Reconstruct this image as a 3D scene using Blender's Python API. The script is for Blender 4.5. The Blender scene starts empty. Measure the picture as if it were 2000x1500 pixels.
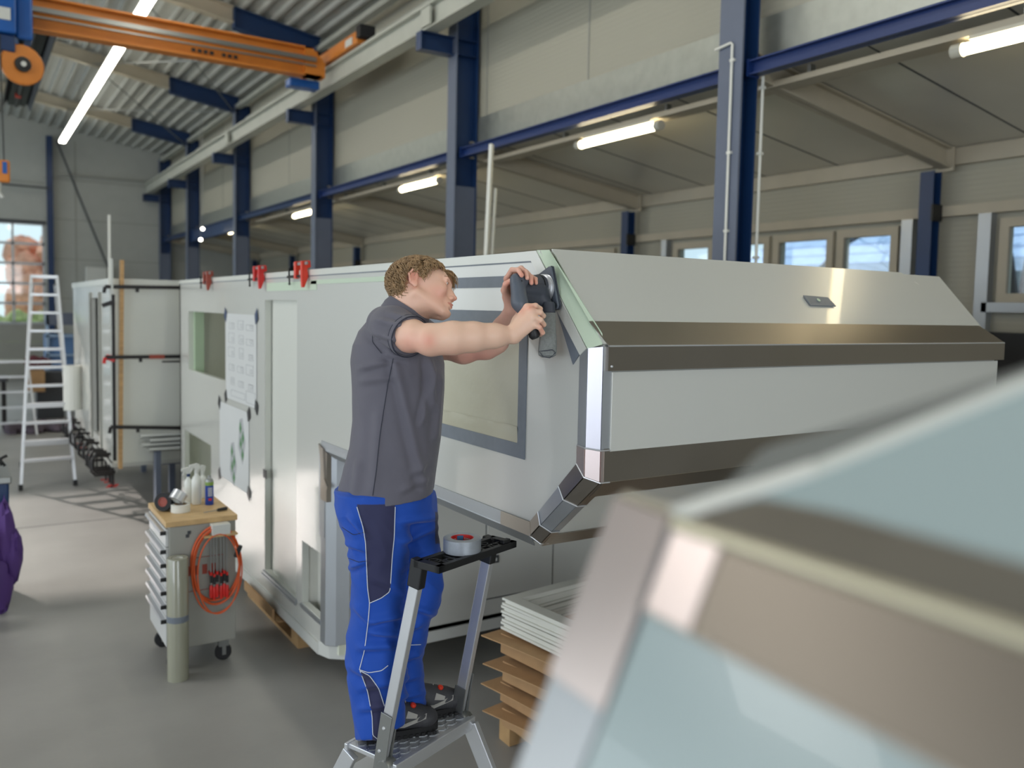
import bpy, bmesh, math, random
import numpy as np
from mathutils import Vector, Matrix, noise
random.seed(7)
S = bpy.context.scene
C = S.collection
PI = math.pi
# ---------------------------------------------------------------- camera
EYE = 2.27
V1 = np.array([-65., 582.]); V2 = np.array([3590., 656.]); PP = np.array([1000., 715.])
_h = (V2-V1)/np.linalg.norm(V2-V1); _t = float(np.dot(PP-V1, _h)); _b = np.linalg.norm(V2-V1)-_t
_d = np.linalg.norm(PP-(V1+_h*_t)); F = math.sqrt(_t*_b-_d*_d)
def _n(v): return v/np.linalg.norm(v)
RX = _n(np.array([V2[0]-PP[0], V2[1]-PP[1], F])); RY = _n(np.array([V1[0]-PP[0], V1[1]-PP[1], F])); RZ = np.cross(RX, RY)
R = np.array([RX, RY, RZ])
cam = bpy.data.cameras.new('camera'); camo = bpy.data.objects.new('camera', cam); C.objects.link(camo)
rc, dc, fc = R@np.array([1., 0, 0]), R@np.array([0, 1., 0]), R@np.array([0, 0, 1.])
camo.matrix_world = Matrix(((rc[0], -dc[0], -fc[0], 0), (rc[1], -dc[1], -fc[1], 0), (rc[2], -dc[2], -fc[2], EYE), (0, 0, 0, 1)))
cam.sensor_width = 36; cam.lens = F/2000*36; cam.shift_y = -35/2000; cam.clip_start = .02; cam.clip_end = 300
cam.dof.use_dof = True; cam.dof.focus_distance = 2.95; cam.dof.aperture_fstop = 2.0
S.camera = camo
def ray(u, v): return R@np.array([(u-PP[0])/F, (v-PP[1])/F, 1.])
def atX(u, v, x): r = ray(u, v); return r*x/r[0]+np.array([0, 0, EYE])
def atY(u, v, y): r = ray(u, v); return r*y/r[1]+np.array([0, 0, EYE])
def atZ(u, v, z=0.): r = ray(u, v); return r*(z-EYE)/r[2]+np.array([0, 0, EYE])
def atD(u, v, d): return ray(u, v)*d+np.array([0, 0, EYE])
# ---------------------------------------------------------------- world, sun, fill lights, exposure
w = bpy.data.worlds.new('world'); S.world = w; w.use_nodes = True
nt = w.node_tree; bg = nt.nodes['Background']
sky = nt.nodes.new('ShaderNodeTexSky'); sky.sky_type = 'HOSEK_WILKIE'; sky.sun_direction = Vector((-.34, .84, .42)).normalized(); sky.turbidity = 4
mx = nt.nodes.new('ShaderNodeMixRGB'); mx.inputs[0].default_value = .6; mx.inputs[2].default_value = (.70, .90, 1., 1)
nt.links.new(sky.outputs[0], mx.inputs[1]); nt.links.new(mx.outputs[0], bg.inputs[0]); bg.inputs[1].default_value = 1.5
def light(name, kind, loc, direction, energy, col=(1, 1, 1), size=None, **k):
    l = bpy.data.lights.new(name, kind); l.energy = energy; l.color = col
    if kind == 'AREA': l.shape = 'RECTANGLE'; l.size, l.size_y = size
    for a, b in k.items(): setattr(l, a, b)
    o = bpy.data.objects.new(name, l); C.objects.link(o); o.location = loc
    o.rotation_euler = Vector(direction).to_track_quat('-Z', 'Y').to_euler(); return o
light('sun', 'SUN', (-6, 30, 14), (.36, -.92, -.455), 4.0, (1, .90, .84), angle=.012)
# area fill lights added out of view at left, rear and under the roof
light('left_fill_light', 'AREA', (-9.8, 6, 2.6), (1, 0, -.05), 250, (.93, .96, 1.), (14, 4.2))
light('left_fill_light', 'AREA', (-9.8, 21, 2.6), (1, 0, -.05), 270, (.90, .95, 1.), (10, 4.2))
light('left_fill_light', 'AREA', (-9.8, -4.1, 2.6), (1, 0, -.05), 320, (.86, .88, 1.), (4.8, 4.2))
light('rear_fill_light', 'AREA', (.5, -6.8, 2.4), (0, 1, 0), 210, (.95, .97, 1.), (5, 4.0))
light('roof_fill_light', 'AREA', (-3.4, 8, 7.9), (.25, 0, -1), 640, (1., .98, .95), (2.6, 16))
S.view_settings.view_transform = 'Standard'; S.view_settings.look = 'None'; S.view_settings.gamma = 1; S.view_settings.use_curve_mapping = False
S.view_settings.exposure = 0.16
S.cycles.use_denoising = True; S.cycles.max_bounces = 8; S.cycles.diffuse_bounces = 5; S.cycles.glossy_bounces = 4
S.cycles.caustics_reflective = False; S.cycles.caustics_refractive = False; S.cycles.sample_clamp_indirect = 6
# ---------------------------------------------------------------- materials
def lin(c):
    return tuple(((x/255)/12.92 if x/255 <= .04045 else (((x/255)+.055)/1.055)**2.4) for x in c)+(1.,)
MC = {}
def mat(name, rgb, rough=.5, metal=0., var=0., vscale=4., bump=0., bscale=40., stretch=None, wave=None, emit=None, trans=0., alpha=1., spec=.5, vcol=None, coat=0., sheen=0.):
    if name in MC: return MC[name]
    m = bpy.data.materials.new(name); m.use_nodes = True; n = m.node_tree; N = n.nodes; L = n.links; b = N['Principled BSDF']
    b.inputs['Base Color'].default_value = lin(rgb); b.inputs['Roughness'].default_value = rough; b.inputs['Metallic'].default_value = metal
    b.inputs['Specular IOR Level'].default_value = spec; b.inputs['Transmission Weight'].default_value = trans; b.inputs['Alpha'].default_value = alpha
    b.inputs['Coat Weight'].default_value = coat; b.inputs['Sheen Weight'].default_value = sheen
    if emit: b.inputs['Emission Color'].default_value = lin(emit[0]); b.inputs['Emission Strength'].default_value = emit[1]
    tc = N.new('ShaderNodeTexCoord'); mp = N.new('ShaderNodeMapping'); L.new(tc.outputs['Object'], mp.inputs[0])
    if stretch: mp.inputs['Scale'].default_value = stretch
    if vcol:
        at = N.new('ShaderNodeAttribute'); at.attribute_name = vcol; L.new(at.outputs['Color'], b.inputs['Base Color'])
    if var:
        t = N.new('ShaderNodeTexNoise'); t.inputs['Scale'].default_value = vscale; t.inputs['Detail'].default_value = 5; L.new(mp.outputs[0], t.inputs[0])
        hs = N.new('ShaderNodeHueSaturation'); mr = N.new('ShaderNodeMapRange'); L.new(t.outputs[0], mr.inputs[0])
        mr.inputs[1].default_value = .3; mr.inputs[2].default_value = .7; mr.inputs[3].default_value = 1-var; mr.inputs[4].default_value = 1+var
        L.new(mr.outputs[0], hs.inputs['Value'])
        if vcol: L.new(at.outputs['Color'], hs.inputs['Color'])
        else: hs.inputs['Color'].default_value = lin(rgb)
        L.new(hs.outputs[0], b.inputs['Base Color'])
        if metal:
            m2 = N.new('ShaderNodeMapRange'); L.new(t.outputs[0], m2.inputs[0]); m2.inputs[3].default_value = rough*.75; m2.inputs[4].default_value = rough*1.3; L.new(m2.outputs[0], b.inputs['Roughness'])
    hgt = None
    if bump:
        t = N.new('ShaderNodeTexNoise'); t.inputs['Scale'].default_value = bscale; t.inputs['Detail'].default_value = 4; L.new(mp.outputs[0], t.inputs[0])
        bp = N.new('ShaderNodeBump'); bp.inputs['Strength'].default_value = bump; bp.inputs['Distance'].default_value = .01; L.new(t.outputs[0], bp.inputs['Height']); L.new(bp.outputs[0], b.inputs['Normal']); hgt = bp
    if wave:   # (axis, period metres, strength)
        t = N.new('ShaderNodeTexWave'); t.wave_type = 'BANDS'; t.bands_direction = wave[0]; t.wave_profile = 'SIN'; t.inputs['Scale'].default_value = .314/wave[1]
        L.new(tc.outputs['Object'], t.inputs[0]); bp = N.new('ShaderNodeBump'); bp.inputs['Strength'].default_value = wave[2]; bp.inputs['Distance'].default_value = .004
        L.new(t.outputs[1], bp.inputs['Height']); L.new(bp.outputs[0], b.inputs['Normal'])
        if hgt: L.new(hgt.outputs[0], bp.inputs['Normal'])
    MC[name] = m; return m
mat('concrete', (150, 149, 145), .42, var=.15, vscale=.9, bump=.08, bscale=30)
mat('cladding', (164, 161, 146), .55, wave=('Z', .05, .35))
mat('panel_smooth', (170, 172, 166), .5, var=.03)
mat('panel_dark', (150, 150, 142), .5, var=.03)
mat('galv', (165, 168, 160), .38, .75, var=.08, vscale=9)
mat('deck', (172, 174, 168), .6, 0, var=.04)
mat('annex_ceiling', (206, 203, 192), .34, .1, var=.04, vscale=2)
mat('blue_steel', (20, 50, 92), .42, var=.06, spec=.5)
mat('blue_bright', (20, 46, 100), .4)
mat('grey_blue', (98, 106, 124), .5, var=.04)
mat('beige_steel', (176, 168, 150), .5, var=.04)
mat('rail_paint', (176, 178, 168), .45, var=.05)
mat('orange', (206, 124, 44), .45, var=.08)
mat('hoist_blue', (16, 84, 160), .4, var=.1)
mat('black', (24, 25, 27), .5)
mat('rubber', (30, 30, 32), .7)
mat('dark_grey', (60, 63, 68), .5)
mat('white_paint', (205, 207, 202), .35)
mat('off_white', (222, 222, 214), .4)
mat('frp', (199, 200, 194), .24, coat=.3, bump=.008, bscale=9)
mat('frp_edge', (214, 216, 208), .25)
mat('frp_inside', (226, 230, 212), .4)
mat('foam_green', (176, 196, 168), .6)
mat('mask_green', (196, 212, 190), .5, alpha=1.)
mat('tape_grey', (112, 120, 130), .45, var=.05, vscale=30)
mat('film', (186, 183, 160), .32, bump=.25, bscale=9)
mat('alu', (214, 216, 219), .34, .7, var=.02, vscale=5)
mat('alu_bright', (206, 206, 214), .32, .55)  # brighter copy of the aluminium, the chamfer's highlight put into the colour
mat('alu_dull', (176, 180, 184), .38, .75, var=.02, vscale=5)
mat('steel', (168, 161, 152), .33, 1., var=.025, vscale=3)
mat('steel_dark', (128, 120, 110), .36, .9)  # darker copy of the steel, dimmer reflections put into its colour
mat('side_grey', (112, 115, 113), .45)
mat('steel_pink', (205, 192, 188), .32, .9, var=.02, vscale=4)
mat('lamp', (255, 252, 240), .5, emit=((255, 250, 235), 12.))
mat('lamp_warm', (255, 244, 214), .5, emit=((255, 238, 196), 14.))
mat('lamp_body', (200, 196, 180), .4)
mat('glass', (235, 242, 245), .03, trans=1., spec=.5)
mat('wood', (190, 152, 104), .6, var=.16, vscale=6, stretch=(1, 1, 8), bump=.1)
mat('pallet_wood', (178, 144, 100), .75, var=.2, vscale=7, bump=.2)
mat('worktop', (196, 164, 116), .5, var=.14, vscale=12, stretch=(1, 6, 1))
mat('card', (178, 142, 102), .8, var=.08, vscale=10)
mat('cart_grey', (158, 158, 150), .42, .2, var=.05)
mat('cart_white', (205, 206, 205), .35)
mat('red', (205, 34, 28), .4)
mat('red_dull', (150, 66, 50), .5)
mat('red_orange', (222, 58, 32), .4)
mat('hose', (214, 92, 40), .45)
mat('iron', (48, 46, 46), .45, .6)
mat('zinc', (150, 152, 150), .35, .8)
mat('paper', (206, 208, 207), .6)
mat('ink', (172, 174, 176), .7)
mat('cyan_glass', (170, 215, 235), .3)
def gen(name): return MC[name]
# ---------------------------------------------------------------- mesh helpers
class MB:
    def __init__(s): s.v = []; s.f = []
    def add(s, vs, fs):
        o = len(s.v); s.v += [tuple(map(float, p)) for p in vs]; s.f += [tuple(o+i for i in f) for f in fs]; return s
    def box(s, lo, hi, M=None):
        x0, y0, z0 = lo; x1, y1, z1 = hi
        vs = [(x0, y0, z0), (x1, y0, z0), (x1, y1, z0), (x0, y1, z0), (x0, y0, z1), (x1, y0, z1), (x1, y1, z1), (x0, y1, z1)]
        if M is not None: vs = [tuple(M@Vector(p)) for p in vs]
        return s.add(vs, [(0, 3, 2, 1), (4, 5, 6, 7), (0, 1, 5, 4), (1, 2, 6, 5), (2, 3, 7, 6), (3, 0, 4, 7)])
    def cbox(s, c, d, M=None): return s.box([c[i]-d[i]/2 for i in range(3)], [c[i]+d[i]/2 for i in range(3)], M)
    def ext(s, pts, vec):          # extrude a planar polygon along vec
        n = len(pts); a = [tuple(map(float, p)) for p in pts]; b = [tuple(p[i]+vec[i] for i in range(3)) for p in a]
        return s.add(a+b, [tuple(range(n))[::-1], tuple(range(n, 2*n))]+[(i, (i+1) % n, n+(i+1) % n, n+i) for i in range(n)])
    def bar(s, a, b, w, h, up=(0, 0, 1)):   # rectangular bar between two points
        a = Vector(a); b = Vector(b); d = (b-a).normalized(); u = Vector(up); sd = d.cross(u)
        if sd.length < 1e-4: sd = d.cross(Vector((1, 0, 0)))
        sd.normalize(); u = sd.cross(d)
        q = [a+sd*i*w/2+u*j*h/2 for i, j in ((-1, -1), (1, -1), (1, 1), (-1, 1))]
        return s.ext([tuple(x) for x in q], tuple(b-a))
    def tube(s, pts, r, n=8, closed=False, caps=True):
        P = [Vector(p) for p in pts]; m = len(P); rr = r if hasattr(r, '__len__') else [r]*m; vs = []; prev = None
        for i in range(m):
            if closed: t = P[(i+1) % m]-P[i-1]
            else: t = P[min(i+1, m-1)]-P[max(i-1, 0)]
            t.normalize()
            if prev is None:
                u = t.cross(Vector((0, 0, 1)))
                if u.length < 1e-3: u = t.cross(Vector((1, 0, 0)))
            else: u = prev-t*prev.dot(t)
            u.normalize(); prev = u; w_ = t.cross(u)
            vs += [tuple(P[i]+(u*math.cos(k*2*PI/n)+w_*math.sin(k*2*PI/n))*rr[i]) for k in range(n)]
        fs = []
        for i in range(m if closed else m-1):
            j = (i+1) % m
            fs += [(i*n+k, i*n+(k+1) % n, j*n+(k+1) % n, j*n+k) for k in range(n)]
        if caps and not closed: fs += [tuple(range(n))[::-1], tuple(range((m-1)*n, m*n))]
        return s.add(vs, fs)
    def cyl(s, a, b, r, n=20): return s.tube([a, b], r, n)
    def lathe(s, prof, c=(0, 0, 0), ax=(0, 0, 1), n=28):   # prof [(r, h)]
        a = Vector(ax).normalized(); u = a.orthogonal().normalized(); w_ = a.cross(u); c = Vector(c); m = len(prof); vs = []
        for r, h in prof: vs += [tuple(c+a*h+(u*math.cos(k*2*PI/n)+w_*math.sin(k*2*PI/n))*r) for k in range(n)]
        fs = [(i*n+k, i*n+(k+1) % n, (i+1)*n+(k+1) % n, (i+1)*n+k) for i in range(m-1) for k in range(n)]
        if prof[0][0] > 1e-5 and prof[0] != prof[-1]: fs.append(tuple(range(n))[::-1])
        if prof[-1][0] > 1e-5 and prof[0] != prof[-1]: fs.append(tuple(range((m-1)*n, m*n)))
        return s.add(vs, fs)
    def build(s, name, m, parent=None, bevel=0, smooth=False, seg=2):
        me = bpy.data.meshes.new(name); me.from_pydata(s.v, [], s.f); me.validate()
        bm = bmesh.new(); bm.from_mesh(me); bmesh.ops.recalc_face_normals(bm, faces=bm.faces); bm.to_mesh(me); bm.free()
        me.materials.append(MC[m] if isinstance(m, str) else m)
        o = bpy.data.objects.new(name, me); C.objects.link(o)
        if smooth:
            me.polygons.foreach_set('use_smooth', [True]*len(me.polygons)); me.set_sharp_from_angle(angle=math.radians(38))
        if bevel:
            b = o.modifiers.new('bevel', 'BEVEL'); b.width = bevel; b.segments = seg; b.limit_method = 'ANGLE'; b.angle_limit = .6
        if parent is not None: attach(o, parent)
        return o
def attach(o, p):
    o.parent = p; o.matrix_parent_inverse = wm(p).inverted()
def wm(p):
    m = Matrix.LocRotScale(p.location, p.rotation_euler, p.scale)
    return wm(p.parent)@p.matrix_parent_inverse@m if p.parent else m
def tag(o, label, cat, group=None, kind=None):
    o['label'] = label; o['category'] = cat
    if group: o['group'] = group
    if kind: o['kind'] = kind
    return o
def thing(name, label, cat, loc=(0, 0, 0), group=None):
    o = bpy.data.objects.new(name, None); C.objects.link(o); o.location = [float(x) for x in loc]; o.empty_display_size = .1
    return tag(o, label, cat, group)
def struct(name, mb, m, label=None, **k):
    o = mb.build(name, m, **k); o['kind'] = 'structure'
    if label: o['label'] = label; o['category'] = name.split('_')[0]
    return o
def dup(root, delta, label=None, group=None, rotz=0):
    r = root.copy(); C.objects.link(r); r.location = Vector(root.location)+Vector(delta); r.rotation_euler = (root.rotation_euler[0], root.rotation_euler[1], root.rotation_euler[2]+rotz)
    if label: r['label'] = label
    if group: r['group'] = group
    for ch in list(root.children):
        c = ch.copy(); C.objects.link(c); c.parent = r; c.matrix_parent_inverse = ch.matrix_parent_inverse.copy()
        for g in list(ch.children):
            d = g.copy(); C.objects.link(d); d.parent = c; d.matrix_parent_inverse = g.matrix_parent_inverse.copy()
    return r
def V(*a): return tuple(float(x) for x in a)
# ================================================================ THE SETTING
struct('floor', MB().box((-10, -7, -.2), (8.2, 28.2, 0)), 'concrete', 'smooth grey concrete workshop floor with saw-cut joints')
j = MB()
for y in (9.6, 16, 22.4): j.box((-10, y, 0), (8, y+.012, .0015))
for x in (-4.5,): j.box((x, -7, 0), (x+.012, 28, .0015))
struct('trim_1', j, 'dark_grey', 'dark sealed joints in the concrete floor')
def roofz(x): return 6.72+(5.35-x)*.16
# corrugated deck: ribs run along the hall
def deck(name, xa, xb, y0, y1, m='deck'):
    prof = []; x = xa; p = .25
    while x < xb:
        for dx, dz in ((0, .05), (.165, .05), (.185, 0), (.230, 0)):
            if x+dx <= xb: prof.append((x+dx, roofz(x+dx)+dz))
        x += p
    n = len(prof); vs = [(a, y0, b) for a, b in prof]+[(a, y1, b) for a, b in prof]+[(a, y0, b+.02) for a, b in prof]+[(a, y1, b+.02) for a, b in prof]
    fs = [(i, i+1, n+i+1, n+i) for i in range(n-1)]+[(2*n+i, 3*n+i, 3*n+i+1, 2*n+i+1) for i in range(n-1)]
    return struct(name, MB().add(vs, fs), m, 'ribbed steel roof deck of the hall')
deck('ceiling', -.9, 5.5, -7, 28.2)
s_ = MB()
for ya, yb in ((-7, 20.35), (20.68, 23.8)):      # gaps in the unseen roof placed to let sun patches in
    s_.ext([(-10, ya, 7.62), (-5.2, ya, 8.3), (-5.2, ya, 8.45), (-10, ya, 7.77)], (0, yb-ya, 0)).ext([(-5.2, ya, 8.3), (-.9, ya, roofz(-.9)), (-.9, ya, roofz(-.9)+.12), (-5.2, ya, 8.45)], (0, yb-ya, 0))
struct('ceiling_left', s_, 'deck', 'roof slope over the unseen left half of the hall')
struct('wall_left', MB().box((-10.2, -7, 4.8), (-10, 28.2, 8)).box((-10.2, -7, 0), (-10, -6.6, 4.8)).box((-10.2, -1.6, 0), (-10, -1.1, 4.8)).box((-10.2, 13.2, 0), (-10, 15.8, 4.8)).box((-10.2, 26.2, 0), (-10, 28.2, 4.8)), 'panel_smooth', 'unseen left wall added to shape the light, with wide openings')  # wall and openings added out of view to shape the light
struct('wall_rear', MB().box((-10, -7.2, 0), (-2.1, -7, 8.4)).box((3.1, -7.2, 0), (8.2, -7, 8.4)).box((-2.1, -7.2, 4.5), (3.1, -7, 8.4)), 'panel_dark', 'unseen rear wall added to shape the light, with one opening')  # rear wall and its opening added unseen, also to shape the light
# end wall with gate opening X -3.1..1.93, Z 0..4.46
YE = 28.15
struct('wall_end', MB().box((1.93, YE, 0), (8.2, YE+.15, 7.8)).box((-3.1, YE, 4.46), (1.93, YE+.15, 8.2)).box((-10, YE, 0), (-3.1, YE+.15, 8.4)), 'panel_smooth', 'grey panelled end wall of the hall')
g = MB()
for z in (1.15, 2.3, 3.45, 4.6, 5.75): g.box((1.93, YE-.006, z), (5.2, YE, z+.03))
for x in (2.72,): g.box((x, YE-.008, 0), (x+.05, YE, 6.9))
g.box((-3, YE-.008, 5.6), (1.93, YE, 5.63))
struct('trim_2', g, 'panel_dark', 'darker joints between the wall panels')  # thin strips in a darker panel colour along the seams
struct('wall_right', MB().box((5.35, -7, 4.59), (5.47, 28.15, 6.95)), 'cladding', 'ribbed light cladding above the annex opening')
struct('trim_3', MB().box((5.318, -7, 4.27), (5.355, 28.1, 4.595)).box((5.318, -7, 4.27), (5.47, 28.1, 4.29)), 'galv', 'galvanised flashing under the cladding')
g = MB()
for y in (7.0, 9.0, 16.5, 21.6): g.box((5.342, y, 4.6), (5.35, y+.02, 6.7))
struct('trim_4', g, 'panel_dark', 'vertical joint strips in the cladding')
struct('trim_5', MB().box((5.24, -7, 6.28), (5.35, 28, 6.36)).box((5.02, -7, 6.52), (5.14, 28, 6.6)), 'rail_paint', 'eaves channels along the top of the wall')
# annex
def annz(x): return 4.33-.15*(x-5.2)
struct('ceiling_annex', MB().ext([(5.36, -7, annz(5.36)), (8.25, -7, annz(8.25)), (8.25, -7, annz(8.25)+.12), (5.36, -7, annz(5.36)+.12)], (0, 35.2, 0)), 'annex_ceiling', 'smooth grey panel ceiling of the side annex')
g = MB()
for y in np.arange(-6, 28, 1.0): g.ext([(5.4, y, annz(5.4)-.004), (8.1, y, annz(8.1)-.004), (8.1, y, annz(8.1)), (5.4, y, annz(5.4))], (0, .014, 0))
struct('trim_6', g, 'dark_grey', 'joints in the annex ceiling panels')
wins = [(2.2, 2.9), (3.0, 3.6), (3.68, 4.22), (5.30, 5.97), (6.08, 6.85), (6.97, 7.78), (7.88, 8.55), (9.85, 10.52), (10.62, 11.35), (14.8, 16), (17, 18.2)]
ZB, ZT = 2.45, 3.17
w_ = MB().box((8.1, -7, 0), (8.25, 28.2, ZB)).box((8.1, -7, ZT), (8.25, 28.2, 4.1))
ys = [-7]+[q for a in wins for q in a]+[28.2]
for a, b in zip(ys[::2], ys[1::2]): w_.box((8.1, a, ZB), (8.25, b, ZT))
struct('wall_annex', w_, 'cladding', 'light ribbed outer wall of the annex')
for i, (a, b) in enumerate(wins):
    fr = MB(); t = .055
    fr.box((8.06, a-.03, ZB-.03), (8.15, b+.03, ZB+t)).box((8.06, a-.03, ZT-t), (8.15, b+.03, ZT+.03)).box((8.06, a-.03, ZB+t), (8.15, a+t, ZT-t)).box((8.06, b-t, ZB+t), (8.15, b+.03, ZT-t))
    f = fr.build('window_%d' % (i+1), 'beige_steel'); f['kind'] = 'structure'; f['label'] = 'beige framed annex window pane looking on the blue roof'; f['category'] = 'window'
    MB().box((8.10, a+t, ZB+t), (8.106, b-t, ZT-t)).build('window_glass', 'glass', f)
struct('trim_7', MB().box((8.0, -7, 3.25), (8.1, 28, 3.35)).box((8.02, -7, 3.74), (8.1, 28, 3.90)), 'beige_steel', 'horizontal channels on the annex wall')
struct('trim_8', MB().box((8.0, 1.8, 2.33), (8.1, 4.35, 2.42)).box((8.0, 4.3, 0), (8.1, 4.42, 3.25)).box((8.0, 5.08, 0), (8.1, 5.2, 3.25)).box((8.0, 8.65, 0), (8.1, 8.75, 3.25)), 'alu_dull', 'grey posts and sill framing the annex windows')
struct('wall_annex_low', MB().box((7.6, 1.0, 0), (7.95, 4.9, 2.15)), 'black', 'dark storage wall below the annex window')
# ---- outside
def blob(mb, c, r, n=10, sq=.3):
    vs = []; fs = []; m = 7
    for i in range(m+1):
        for k in range(n):
            th = PI*i/m; ph = 2*PI*k/n; q = 1+sq*noise.noise(Vector((c[0]+3*math.sin(th)*math.cos(ph), c[1]+3*math.cos(th), c[2]+3*math.sin(ph))))
            vs.append((c[0]+r[0]*q*math.sin(th)*math.cos(ph), c[1]+r[1]*q*math.sin(th)*math.sin(ph), c[2]+r[2]*q*math.cos(th)))
    for i in range(m):
        for k in range(n): fs.append((i*n+k, i*n+(k+1) % n, (i+1)*n+(k+1) % n, (i+1)*n+k))
    mb.add(vs, fs)
mat('ground_out', (150, 158, 140), .9, var=.2); mat('foliage_rust', (222, 158, 128), .9, var=.3, vscale=3); mat('foliage_pale', (150, 160, 96), .9, var=.3, vscale=3)
mat('roof_tiles', (168, 196, 232), .5, var=.12, vscale=5, wave=('X', .3, 1.)); mat('house_white', (200, 205, 215), .8); mat('bark', (70, 68, 76), .9); mat('brick_red', (160, 90, 70), .8)
struct('floor_yard', MB().box((-30, 28.4, -.2), (40, 75, -.02)).box((8.3, -20, -.2), (40, 28.4, -.02)), 'ground_out', 'yard outside the hall')
t = thing('leafy_tree', 'rust red autumn tree outside the end gate', 'tree', (5.2, 48, 0))
b = MB()
for k in range(46): blob(b, (5.0+random.uniform(-2.9, 2.8), 48+random.uniform(-2, 2), 3.4+random.uniform(-2.6, 2.3)), [random.uniform(.5, 1.1)]*3)
b.build('crown', 'foliage_rust', t); MB().tube([(5.2, 48, 0), (5.1, 48, 2), (5.3, 48, 3)], [.25, .2, .12]).build('trunk', 'bark', t)
b = MB()
for k in range(30): blob(b, (-2+random.uniform(0, 7), 44+random.uniform(-.6, .6), random.uniform(.2, 1.3)), [random.uniform(.4, .8)]*3)
tag(b.build('garden_hedge', 'foliage_pale'), 'low green hedge outside below the end gate window', 'hedge')
t = thing('neighbour_house', 'pale house seen through the end gate glazing', 'house', (-1, 60, 0))
MB().box((-8, 58, 0), (1.0, 64, 4.5)).build('wall', 'house_white', t); MB().ext([(-8.5, 57.5, 4.5), (-8.5, 64.5, 4.5), (-8.5, 61, 6.5)], (10, 0, 0)).build('roof', 'brick_red', t)
t = thing('neighbour_house', 'house with a blue grey tiled roof outside the annex windows', 'house', (16, 7, 0))
MB().box((15.0, 2.4, 0), (22, 12.4, 3.3)).build('wall', 'house_white', t)
MB().ext([(14.2, 2, 3.05), (19, 2, 6.2), (19, 2, 6.4), (14.2, 2, 3.25)], (0, 11, 0)).build('tiled_roof', 'roof_tiles', t)
g = MB()
for k in range(15): q = k/15; g.box((14.2+4.8*q, 2, 3.25+3.15*q), (14.24+4.8*q, 13, 3.275+3.15*q))
g.build('tile_edge', mat('tile_edge', (140, 168, 212), .6), t)
for (bx, by, lb) in ((12.2, 10.2, 'bare winter tree outside left of the annex windows'), (11.0, 5.4, 'bare winter tree outside the rightmost annex window')):
    t = MB(); random.seed(int(bx*10))
    def br(p, d, l, r, n_):
        q = p+d*l; t.tube([p, (p+q)/2+Vector([random.uniform(-.03, .03) for _ in range(3)]), q], [r, r*.85, r*.7], 5)
        if n_: 
            for _ in range(3 if n_ > 1 else 2): br(q, (d+Vector([random.uniform(-.7, .7), random.uniform(-.9, .9), random.uniform(-.3, .6)])).normalized(), l*.75, r*.62, n_-1)
    br(Vector((bx, by, 0)), Vector((0, .05, 1)), 2.2, .09, 5)
    tag(t.build('bare_tree', 'bark'), lb, 'tree')
random.seed(3)
# ---- end gate
t = thing('sectional_gate', 'glazed sectional gate in the end wall', 'gate', (-.6, YE, 0))
f = MB()
rows = [1.58, 2.15, 2.72, 3.29, 3.86, 4.43]; cols = [-3.05, -2.0, -.95, .1, 1.13, 1.9]
for z in rows: f.box((-3.08, YE+.02, z-.035), (1.93, YE+.08, z+.035))
for x in cols: f.box((x-.03, YE+.02, 1.58), (x+.03, YE+.08, 4.43))
f.build('gate_frame', 'alu_dull', t)
for z0, z1 in zip(rows, rows[1:]):
    for x0, x1 in zip(cols, cols[1:]): MB().box((x0+.03, YE+.045, z0+.035), (x1-.03, YE+.052, z1-.035)).build('pane', 'glass', t)
for z0, z1 in ((0, .52), (.53, 1.04), (1.05, 1.55)): MB().box((-3.08, YE+.02, z0), (1.93, YE+.08, z1)).build('gate_panel', 'panel_dark', t)
MB().box((-3.1, YE-.06, 4.44), (1.97, YE, 4.52)).build('lintel', 'dark_grey', t)
# ================================================================ STEEL FRAME
cy = [-.6, 4.755, 9.26, 14.16, 19.25, 24.08, 27.9]
place = ['nearest to the camera outside right', 'at right with the white conduit', 'behind the worker', 'second left of the worker', 'third left of the worker', 'fourth left, by the round lamps', 'in the corner of the end wall']
for y, pl in zip(cy, place):
    t = thing('steel_column', 'blue steel H column '+pl, 'column', (5.12, y, 0), 'blue columns along the right side of the hall')
    x0, x1, hw = 5.0, 5.18 if y < 6 else 5.31, .12 if y < 6 else .105
    MB().box((x0, y-hw, 0), (x0+.017, y+hw, 6.6)).build('flange', 'grey_blue' if y < 6 else 'grey_blue', t)  # front flange in a paler blue, reflected light put into the colour
    MB().box((x1-.017, y-hw, 0), (x1, y+hw, 6.6)).build('flange', 'blue_steel', t)
    MB().box((x0+.015, y-.006, 0), (x1-.015, y+.006, 6.6)).build('web', 'blue_steel', t)
    if y > 6: MB().box((x0+.018, y-hw+.01, 0), (x1-.018, y-hw+.016, 3.75)).build('lower_web_sheet', 'grey_blue', t)  # thin greyer sheet over the lower web
    b = MB().box((4.55, y-.07, 5.50), (x0, y+.07, 5.512)).box((4.55, y-.07, 5.30), (x0, y+.07, 5.312)).box((4.55, y-.006, 5.31), (x0, y+.006, 5.5)).box((4.545, y-.07, 5.30), (4.557, y+.07, 5.512))
    b.box((x0+.02, y-.11, 5.49), (x1-.02, y+.11, 5.5)).box((x0+.02, y-.11, 5.31), (x1-.02, y+.11, 5.32)).build('crane_bracket', 'blue_steel', t)
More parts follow.
